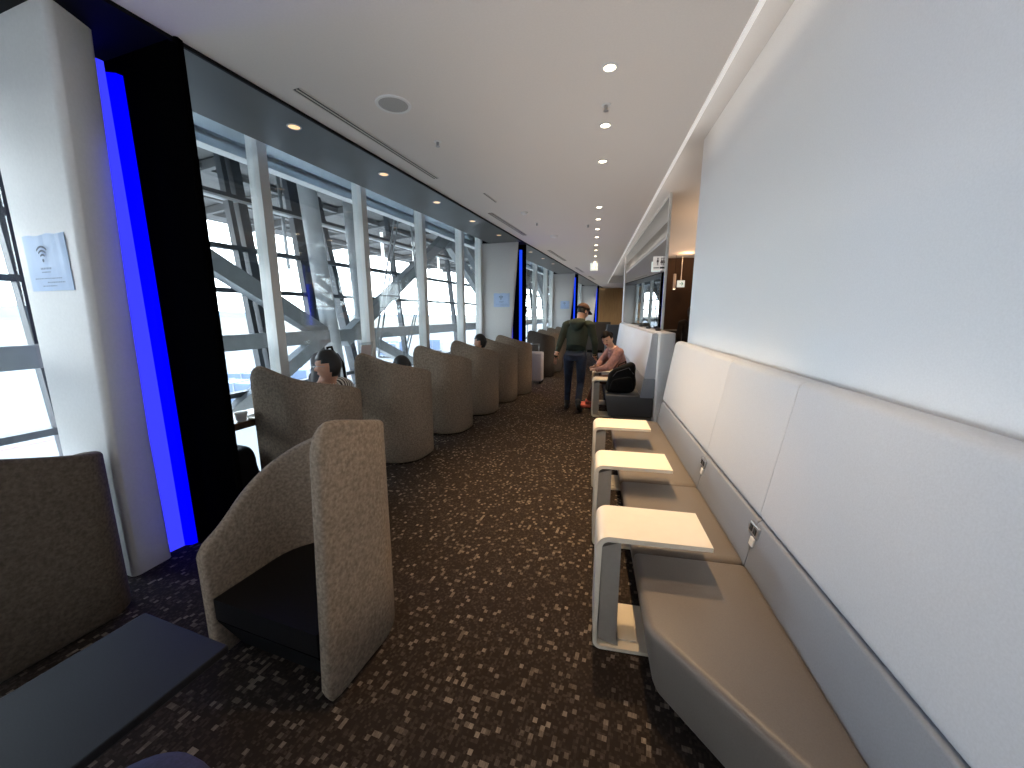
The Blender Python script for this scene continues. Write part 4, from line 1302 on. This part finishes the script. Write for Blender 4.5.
# pale suitcase standing past the sixth chair
sc_ = empty('suitcase', W(-2.33, 8.18), -FA + 0.05, 'pale upright suitcase between the sixth chair and the dark shaded chair', 'suitcase')
bm = B(-0.2, 0.2, -0.13, 0.13, 0.06, 0.70, 0.04, 4); link('case', bm, M['suitcase'], sc_, True, 50)
bm = bmesh.new()
for x in (-0.09, 0.09): tube(bm, [(x, 0.08, 0.69), (x, 0.08, 0.86)], 0.008, 8)
tube(bm, [(-0.10, 0.08, 0.86), (0.10, 0.08, 0.86)], 0.012, 8); link('handle', bm, M['chrome'], sc_, True)
for x in (-0.16, 0.16):
    for y in (-0.09, 0.09):
        bm = bmesh.new(); lathe(bm, [(0, -0.012), (0.03, -0.012), (0.03, 0.012), (0, 0.012)], 14)
        bmesh.ops.rotate(bm, verts=bm.verts[:], cent=(0, 0, 0), matrix=Matrix.Rotation(PI / 2, 3, 'X')); bmesh.ops.translate(bm, verts=bm.verts[:], vec=(x, y, 0.03))
        link('wheel', bm, M['rubber'], sc_, True)

# small cup in the woman's reach
bm = bmesh.new(); lathe(bm, [(0, 0), (0.028, 0), (0.036, 0.09), (0.033, 0.09), (0.026, 0.006), (0, 0.006)], 20)
o = link('paper_cup', bm, mat('cup paper', srgb(216, 190, 160), 0.6), None, True, 40); o.location = (0.10, 6.62, 0.572)
tag(o, 'small beige cup on the side table in front of the seated woman', 'cup')
# phone and glasses cases lying on the partition top
for k, (x, y, l_, m) in enumerate(((1.00, 5.98, 0.16, 'black_soft'), (0.99, 6.9, 0.22, 'black_soft'), (1.0, 8.0, 0.3, 'black_soft'))):
    bm = bmesh.new(); lathe(bm, [(0, 0), (0.05, 0), (0.06, 0.02), (0.045, 0.045), (0, 0.05)], 18)
    bmesh.ops.scale(bm, vec=(0.7, l_ / 0.12, 0.8), verts=bm.verts[:])
    o = link('tray', bm, M[m], None, True, 60); o.location = (x - 0.03, y, 1.28)
    tag(o, 'dark shallow tray on the white partition top, %s' % ('nearest the partition end', 'middle one of three', 'furthest of three')[k], 'tray', 'dark trays on the partition')

# ================================================================== SIGNS
def wifi_notice(s, o0, o1, z0, z1, label):
    c = empty('wifi_notice', W((o0 + o1) / 2, s - 0.004, (z0 + z1) / 2), -FA, label, 'notice', 'wifi notices on the white columns')
    w, h = o1 - o0, z1 - z0
    bm = bmesh.new()
    nx = 10
    top = []; bot = []
    for i in range(nx + 1):
        x = -w / 2 + w * i / nx
        bow = 0.006 * math.sin(i * 1.9) * (1 if i > 6 else 0.4)
        top.append(bm.verts.new((x, -abs(bow), h / 2 + 0.004 * math.sin(i * 1.3)))); bot.append(bm.verts.new((x, -abs(bow) * 0.5, -h / 2)))
    for i in range(nx): bm.faces.new((top[i], top[i + 1], bot[i + 1], bot[i]))
    sh = link('sheet', bm, M['paper'], c)
    md = sh.modifiers.new('t', 'SOLIDIFY'); md.thickness = 0.002
    bm = bmesh.new()
    cx, cz = -0.01, 0.012
    y = -0.010
    for rr in (0.024, 0.044, 0.064):
        a0, a1 = PI / 2 - 0.75, PI / 2 + 0.75
        prev = None
        for k in range(13):
            a = a0 + (a1 - a0) * k / 12
            p = bm.verts.new((cx + rr * math.cos(a), y, cz + rr * math.sin(a))); q = bm.verts.new((cx + (rr + 0.009) * math.cos(a), y, cz + (rr + 0.009) * math.sin(a)))
            if prev: bm.faces.new((prev[0], p, q, prev[1]))
            prev = (p, q)
    vs = [bm.verts.new((cx + 0.009 * math.cos(k * PI / 6), y, cz + 0.009 * math.sin(k * PI / 6))) for k in range(12)]; bm.faces.new(vs)
    link('wifi_symbol', bm, M['ink'], c)
    # lines of small print
    bm = bmesh.new()
    for x0, x1, z, hh in ((-0.05, 0.05, -0.028, 0.010), (-0.045, 0.035, -0.046, 0.006), (-0.12, 0.13, -0.078, 0.005), (-0.01, 0.15, -0.098, 0.006), (-0.06, 0.07, -0.116, 0.005)):
        x = x0
        while x < x1:
            ww = random.uniform(0.006, 0.02)
            vs = [bm.verts.new(p) for p in ((x, y, z - hh / 2), (min(x + ww, x1), y, z - hh / 2), (min(x + ww, x1), y, z + hh / 2), (x, y, z + hh / 2))]; bm.faces.new(vs)
            x += ww + 0.004
    link('print', bm, M['ink_soft'], c)
wifi_notice(1.17, -3.155, -2.765, 1.64, 1.92, 'pale blue wifi notice taped to the near white column')
wifi_notice(7.43, -2.98, -2.64, 1.66, 1.93, 'pale wifi notice on the second white column, beside its blue strip')
wifi_notice(13.69, -2.95, -2.64, 1.70, 1.97, 'small distant wifi notice on the third white column, left of the man in the cap')

def exit_sign(loc, rz, w, h, label, hang):
    c = empty('exit_sign', loc, rz, label, 'sign')
    link('case', B(-w / 2, w / 2, 0.0, 0.03, -h / 2, h / 2, 0.004), M['white_plastic'], c)
    bm = bmesh.new(); box(bm, -w * 0.48, w * 0.48, -0.004, 0, -h * 0.47, h * 0.47); link('face', bm, M['exit_white'], c)
    bm = bmesh.new()
    y = -0.006
    a = w * 0.5
    def poly(p): bm.faces.new([bm.verts.new((x * a, y, z * a)) for x, z in p])
    poly([(-0.35, -0.07), (0.2, -0.07), (0.2, 0.07), (-0.35, 0.07)])
    poly([(0.10, -0.42), (0.28, -0.42), (0.58, 0.0), (0.28, 0.42), (0.10, 0.42), (0.34, 0.0)])
    link('arrow', bm, M['exit_green'], c)
    bm = bmesh.new(); box(bm, -0.01, 0.01, 0.01, 0.025, h / 2, h / 2 + hang); link('hanger', bm, M['white_plastic'], c)
exit_sign((0.035, 10.9, 2.765), YAW * 0.3, 0.21, 0.21, 'lit white exit sign with green arrow hanging over the corridor', 0.03)
exit_sign((2.58, 12.5, 2.40), 0.0, 0.22, 0.2, 'lit square exit sign in the dark passage right of the glass', 0.69)

# restroom sign standing off the glass
c = empty('restroom_sign', (1.005, 6.36, 2.27), 0, 'pale restroom sign with two figures fixed beside the tinted glass', 'sign')
bm = B(-0.11, 0.055, 0, 0.02, -0.10, 0.105, 0.003); link('panel', bm, M['sign_grey'], c)
bm = bmesh.new()
for x in (-0.045, 0.012):
    vs = [bm.verts.new((x + 0.011 * math.cos(k * PI / 6), -0.003, 0.075 + 0.011 * math.sin(k * PI / 6))) for k in range(12)]; bm.faces.new(vs)
def quad(bm, p, y=-0.003): bm.faces.new([bm.verts.new((x, y, z)) for x, z in p])
quad(bm, [(-0.062, 0.02), (-0.028, 0.02), (-0.034, 0.06), (-0.056, 0.06)])
quad(bm, [(-0.053, -0.025), (-0.046, -0.025), (-0.046, 0.02), (-0.053, 0.02)]); quad(bm, [(-0.043, -0.025), (-0.036, -0.025), (-0.036, 0.02), (-0.043, 0.02)])
quad(bm, [(-0.008, 0.005), (0.034, 0.005), (0.018, 0.06), (0.006, 0.06)])
quad(bm, [(0.003, -0.025), (0.010, -0.025), (0.010, 0.005), (0.003, 0.005)]); quad(bm, [(0.015, -0.025), (0.022, -0.025), (0.022, 0.005), (0.015, 0.005)])
link('figures', bm, M['sign_ink'], c)
bm = bmesh.new(); quad(bm, [(-0.10, -0.068), (-0.02, -0.068), (-0.02, -0.055), (-0.10, -0.055)]); quad(bm, [(-0.01, -0.074), (0.025, -0.074), (0.025, -0.048), (-0.01, -0.048)]); quad(bm, [(0.025, -0.082), (0.045, -0.061), (0.025, -0.040)])
link('caption', bm, mat('caption ink', (0.03, 0.025, 0.025), 0.6), c)
bm = bmesh.new(); box(bm, -0.128, -0.112, -0.002, 0.018, -0.115, 0.03); box(bm, -0.128, 0.0, -0.002, 0.018, -0.118, -0.101); link('lit_edge', bm, M['exit_white'], c)
bm = bmesh.new(); box(bm, 0.05, 0.07, 0.005, 0.015, -0.02, 0.02); link('bracket', bm, M['chrome'], c)

# ================================================================== CEILING FITTINGS
def downlight(lit=True):
    r = empty('downlight')
    bm = bmesh.new(); lathe(bm, [(0.040, 0.0), (0.033, -0.006), (0.045, -0.006), (0.047, 0.0)], 24); link('ring', bm, M['white_plastic'], r, True, 40)
    bm = bmesh.new(); lathe(bm, [(0, -0.003), (0.034, -0.003)], 24); link('lamp', bm, M['lamp_on'], r)
    return r
D1 = downlight()
DY = (2.53, 3.224, 3.92, 5.488, 6.147, 6.838, 7.523, 8.363, 9.0, 9.9, 10.9)
nums = 'first second third fourth fifth sixth seventh eighth ninth tenth eleventh'.split()
for k, y in enumerate(DY):
    d = D1 if k == 0 else copy_tree(D1)
    d.location = (0.055, y, CEIL); tag(d, '%s round lit downlight counted from the camera along the corridor ceiling' % nums[k], 'downlight', 'downlights along the corridor')
def soffit_light():
    r = empty('soffit_light')
    bm = bmesh.new(); lathe(bm, [(0.040, 0.0), (0.040, -0.005), (0.050, -0.005), (0.052, 0.0)], 24); link('ring', bm, M['chrome'], r, True, 40)
    bm = bmesh.new(); lathe(bm, [(0, -0.002), (0.041, -0.002)], 24); link('lamp', bm, M['lamp_dim'], r)
    return r
D2 = soffit_light()
for k, s in enumerate((2.46, 3.51, 4.55, 5.60, 6.71, 8.7, 9.8, 10.9)):
    d = D2 if k == 0 else copy_tree(D2)
    d.location = W(-2.585, s, CEIL); d.rotation_euler = (0, 0, -FA)
    tag(d, '%s small amber light in the grey soffit counted from the black fin' % nums[k], 'light', 'amber lights in the soffit')
# round speaker
c = empty('ceiling_speaker', W(-1.69, 2.44, CEIL), 0, 'round grey ceiling speaker above the near window chairs', 'speaker')
bm = bmesh.new(); lathe(bm, [(0.095, 0), (0.097, -0.008), (0.115, -0.008), (0.118, 0)], 36); link('ring', bm, M['white_plastic'], c, True, 40)
bm = bmesh.new(); lathe(bm, [(0, -0.005), (0.096, -0.005)], 36); link('grille', bm, M['grey_plastic'], c)
# linear diffusers
def diffuser(o, s0, s1, label, w=0.05, slots=2):
    c = empty('linear_diffuser', W(o, (s0 + s1) / 2, CEIL), -FA, label, 'vent', 'linear vents in the ceiling')
    L_ = (s1 - s0) / 2
    bm = bmesh.new(); box(bm, -w / 2, w / 2, -L_, L_, -0.004, 0.0); link('frame', bm, M['diffuser'], c)
    bm = bmesh.new()
    box(bm, -w / 2 - 0.008, -w / 2, -L_, L_, -0.006, 0.0)
    box(bm, w / 2, w / 2 + 0.008, -L_, L_, -0.006, 0.0)
    for k in range(1, slots): 
        x = -w / 2 + w * k / slots; box(bm, x - 0.005, x + 0.005, -L_, L_, -0.007, -0.003)
    link('vane', bm, M['cream_line'], c)
diffuser(-2.15, 2.09, 3.79, 'long linear vent in the ceiling beside the round speaker', 0.045, 2)
diffuser(-2.15, 5.25, 6.87, 'second linear vent in the ceiling, short of the second column', 0.06, 3)
diffuser(-1.88, 4.41, 4.79, 'very short slot vent in the ceiling between the two long vents', 0.012, 1)
diffuser(-2.14, 8.6, 10.4, 'third linear vent in the ceiling, past the second column', 0.06, 3)
diffuser(-2.14, 12.0, 13.4, 'fourth linear vent in the ceiling, near the third column', 0.06, 3)
diffuser(-2.14, 14.8, 16.4, 'fifth linear vent in the ceiling, past the third column', 0.06, 3)
# sprinklers / sensors
def sensor():
    r = empty('ceiling_sprinkler')
    bm = bmesh.new(); lathe(bm, [(0, -0.004), (0.03, -0.004), (0.032, 0)], 18); link('plate', bm, M['white_plastic'], r, True, 40)
    bm = bmesh.new(); lathe(bm, [(0.012, -0.003), (0.010, -0.03), (0.018, -0.034), (0.018, -0.037), (0, -0.037)], 14); link('nozzle', bm, M['chrome'], r, True, 40)
    return r
sp = sensor()
for k, (p, lb) in enumerate(((Vector((0.05, 2.94, CEIL)), 'small metal sprinkler between the first two downlights'),
                             (Vector((-0.096, 6.51, CEIL)), 'small metal sprinkler left of the downlight row above the walking man'),
                             (W(-1.70, 3.04, CEIL), 'small metal sprinkler just past the round speaker'),
                             (W(-1.70, 6.05, CEIL), 'small metal sprinkler beside the second linear vent'))):
    d = sp if k == 0 else copy_tree(sp)
    d.location = p; tag(d, lb, 'sprinkler', 'ceiling sprinklers')
def detector(loc, lb, r_=0.05):
    c = empty('smoke_detector', loc, 0, lb, 'detector')
    bm = bmesh.new(); lathe(bm, [(0, -0.035), (r_ * 0.5, -0.033), (r_ * 0.9, -0.02), (r_, 0)], 24); link('housing', bm, M['white_plastic'], c, True, 40)
detector(W(-1.69, 5.37, CEIL), 'white domed smoke detector beside the second linear vent')
detector(W(-1.68, 7.1, CEIL), 'white domed smoke detector near the second blue strip', 0.07)

# pendant, passage furniture
c = empty('pendant_lamp', (2.36, 12.3, SLOT), 0, 'slim grey cylinder pendant lamp in the dark passage', 'lamp')
bm = bmesh.new(); lathe(bm, [(0.004, 0), (0.004, -0.52)], 8); link('cord', bm, M['black'], c)
bm = bmesh.new(); lathe(bm, [(0.038, -0.52), (0.038, -0.95), (0.0, -0.95)], 20); link('shade', bm, mat('grey shade', (0.42, 0.36, 0.32), 0.5, emit=(0.5, 0.35, 0.25), estr=0.12), c, True, 40)
bm = bmesh.new(); lathe(bm, [(0, -0.953), (0.034, -0.953)], 20); link('bulb', bm, M['lamp_on'], c)
c = empty('high_table', (1.70, 8.9), 0, 'dark high table in the passage behind the low white partition', 'table')
link('table_top', B(-0.40, 0.40, -0.35, 0.35, 1.13, 1.18, 0.006), M['black_soft'], c)
for x in (-0.33, 0.33):
    for y in (-0.28, 0.28):
        link('leg', B(x - 0.03, x + 0.03, y - 0.03, y + 0.03, 0, 1.128), M['black_soft'], c)
c = empty('counter_table', (2.75, 10.2), 0, 'pale warm-lit table low in the dark passage', 'table')
link('table_top', B(-0.5, 0.5, -0.35, 0.35, 0.70, 0.74, 0.006), M['warm_top'], c)
for x in (-0.42, 0.42):
    for y in (-0.28, 0.28):
        link('leg', B(x - 0.025, x + 0.025, y - 0.025, y + 0.025, 0, 0.70), M['black_soft'], c)

# furniture at the far end of the corridor
def booth(loc, rz, label, m):
    c = empty('booth_chair', loc, rz, label, 'chair', 'far booth chairs')
    link('seat', B(-0.35, 0.35, -0.32, 0.32, 0.12, 0.44, 0.04, 3), m, c, True, 50)
    link('backrest', B(-0.38, 0.38, 0.26, 0.36, 0.10, 1.15, 0.03, 3), m, c, True, 50)
    for x in (-1, 1): link('side_panel', B(x * 0.38 - 0.03, x * 0.38 + 0.03, -0.2, 0.36, 0.10, 0.95, 0.02, 2), m, c, True, 50)
    bm = bmesh.new(); box(bm, -0.3, 0.3, -0.25, 0.25, 0, 0.12); link('base', bm, M['black'], c)
booth((0.95, 14.6), PI, 'dark grey booth chair at the far end right of the seated woman', M['seat_dark'])
booth((0.20, 16.0), PI, 'brown booth chair at the far end, left of the dark grey one', M['fabric_dark'])
booth((-0.35, 17.6), PI, 'brown booth chair at the far end, just past the shoulder of the walking man', M['fabric'])
booth((0.55, 19.3), PI, 'brown booth chair furthest away in front of the oak wall', M['fabric_dark'])

# red round lantern hanging outside the near window
c = empty('lantern', W(-4.6, 4.02, 3.46), 0, 'round red lamp on a pole outside the near windows', 'lamp')
bm = bmesh.new(); lathe(bm, [(0, -0.11), (0.06, -0.10), (0.085, -0.04), (0.085, 0.02), (0.06, 0.07), (0.03, 0.09), (0, 0.09)], 20); link('globe', bm, M['lantern_red'], c, True, 60)
bm = bmesh.new(); tube(bm, [(0.02, 0.0, -0.10), (0.03, 0.03, -1.35)], 0.022, 10); link('pole', bm, M['steel'], c, True)

# ================================================================== LIGHT
world = bpy.data.worlds.new('World'); SC.world = world
world.use_nodes = True
nt = world.node_tree; L = nt.links.new
bg = nt.nodes['Background']
tc = nt.nodes.new('ShaderNodeTexCoord')
sx = nt.nodes.new('ShaderNodeSeparateXYZ'); L(tc.outputs['Generated'], sx.inputs['Vector'])
rp = nt.nodes.new('ShaderNodeValToRGB')
rp.color_ramp.elements[0].position = 0.0; rp.color_ramp.elements[0].color = (0.92, 0.95, 0.98, 1)
rp.color_ramp.elements[1].position = 0.6; rp.color_ramp.elements[1].color = (0.52, 0.70, 0.98, 1)
e = rp.color_ramp.elements.new(0.12); e.color = (0.92, 0.96, 1.0, 1)
L(sx.outputs['Z'], rp.inputs['Fac']); L(rp.outputs['Color'], bg.inputs['Color'])
bg.inputs['Strength'].default_value = 9.5

def area_portal(s0, s1):
    l = bpy.data.lights.new('portal', 'AREA'); l.shape = 'RECTANGLE'; l.size = s1 - s0; l.size_y = CEIL
    l.cycles.is_portal = True
    o = bpy.data.objects.new('portal', l); COL.objects.link(o)
    o.location = W(GL - 0.14, (s0 + s1) / 2, CEIL / 2)
    o.rotation_euler = Matrix((FD, Vector((0, 0, 1)), FD.cross(Vector((0, 0, 1))))).transposed().to_euler()
    # area lights shine along local -Z: local -Z must point into the room (+FN)
    z = -FN; x = FD; y = z.cross(x)
    o.rotation_euler = Matrix((x, y, z)).transposed().to_euler()
area_portal(-0.5, 1.17)
for s in COLS[:3]: area_portal(s + 0.41, s + 6.26)

sun = bpy.data.lights.new('sun', 'SUN'); sun.energy = 1.6; sun.angle = 0.01; sun.color = (1, 0.96, 0.9)
so = bpy.data.objects.new('sun', sun); COL.objects.link(so)
so.rotation_euler = Vector((-0.75, 0.45, -0.9)).to_track_quat('-Z', 'Y').to_euler()

def spot(loc, energy, size=1.9, blend=0.8, col=(1.0, 0.72, 0.42), rad=0.035, target=None):
    l = bpy.data.lights.new('downlight_beam', 'SPOT'); l.energy = energy; l.spot_size = size; l.spot_blend = blend; l.color = col; l.shadow_soft_size = rad
    o = bpy.data.objects.new('downlight_beam', l); COL.objects.link(o); o.location = loc
    if target is not None: o.rotation_euler = (Vector(target) - Vector(loc)).to_track_quat('-Z', 'Y').to_euler()
    return o
for k, y in enumerate(DY): spot((0.055, y, CEIL - 0.02), 125 if k < 3 else 62, 1.25, 0.7, (1.0, 0.66, 0.34))
spot((0.055, 1.4, CEIL - 0.02), 60, 1.25, 0.7, (1.0, 0.66, 0.34))  # unseen extra spot above the view, added to warm the near bench
for s in (2.46, 3.51, 4.55, 5.60, 6.71): spot(W(-2.585, s, CEIL - 0.02), 3, 1.6, 0.9)
# unseen strip light added to brighten the raised ceiling slot
for y0, y1 in ((-3, 4.2), (4.6, 18)):
    l = bpy.data.lights.new('slot_fill', 'AREA'); l.shape = 'RECTANGLE'; l.size = 0.06; l.size_y = y1 - y0; l.energy = 0.55 * (y1 - y0); l.color = (1, 0.95, 0.9)
    o = bpy.data.objects.new('slot_fill', l); COL.objects.link(o); o.location = (0.76, (y0 + y1) / 2, CEIL + 0.03); o.rotation_euler = (PI, 0, 0)
l = bpy.data.lights.new('passage_fill', 'AREA'); l.shape = 'RECTANGLE'; l.size = 2.0; l.size_y = 7; l.energy = 26; l.spread = math.radians(120); l.color = (1, 0.74, 0.55)  # unseen upward fill added to lift the passage ceiling
o = bpy.data.objects.new('passage_fill', l); COL.objects.link(o); o.location = (2.6, 9.0, 2.3); o.rotation_euler = (PI, 0, 0)
# unseen upward fill added to brighten the corridor ceiling
l = bpy.data.lights.new('ceiling_fill', 'AREA'); l.shape = 'RECTANGLE'; l.size = 3.0; l.size_y = 24; l.energy = 40; l.spread = math.radians(125); l.color = (1, 0.88, 0.77)
o = bpy.data.objects.new('ceiling_fill', l); COL.objects.link(o); o.location = tuple(W(-1.15, 8.6, 1.9)); o.rotation_euler = (PI, 0, FA * 0.6)
# warm points in the passage: wall and table glow, plus unseen added fill
for p, en in (((2.6, 11.9, 3.05), 10), ((2.75, 10.2, 2.3), 8), ((2.0, 7.2, 2.2), 14)):
    l = bpy.data.lights.new('passage_glow_fill', 'POINT'); l.energy = en; l.color = (1, 0.55, 0.25); l.shadow_soft_size = 0.1
    o = bpy.data.objects.new('passage_glow_fill', l); COL.objects.link(o); o.location = p
# far end lamps
for p, en in (((0.3, 14.5, 2.8), 40), ((0.8, 19.5, 2.8), 70)):
    spot(p, en, 2.4, 0.9, (1, 0.75, 0.5))
# blue glow from each column strip
for s in COLS[:3]:
    l = bpy.data.lights.new('blue_glow', 'AREA'); l.shape = 'RECTANGLE'; l.size = 0.05; l.size_y = 2.3; l.energy = 1.6; l.color = (0.03, 0.05, 1.0)
    o = bpy.data.objects.new('blue_glow', l); COL.objects.link(o)
    o.location = W(-2.70 if s < 2 else -2.58, s + 0.30, 1.25)
    z = -(FN * 0.8 - FD * 0.6).normalized(); y = Vector((0, 0, 1)); x = y.cross(z)
    o.rotation_euler = Matrix((x, y, z)).transposed().to_euler()

SC.view_settings.view_transform = 'Standard'
SC.view_settings.look = 'None'
SC.view_settings.exposure = 0.40
SC.cycles.max_bounces = 10
SC.cycles.diffuse_bounces = 6
SC.cycles.transparent_max_bounces = 16
SC.cycles.caustics_reflective = False
SC.cycles.caustics_refractive = False
SC.cycles.sample_clamp_indirect = 6.0
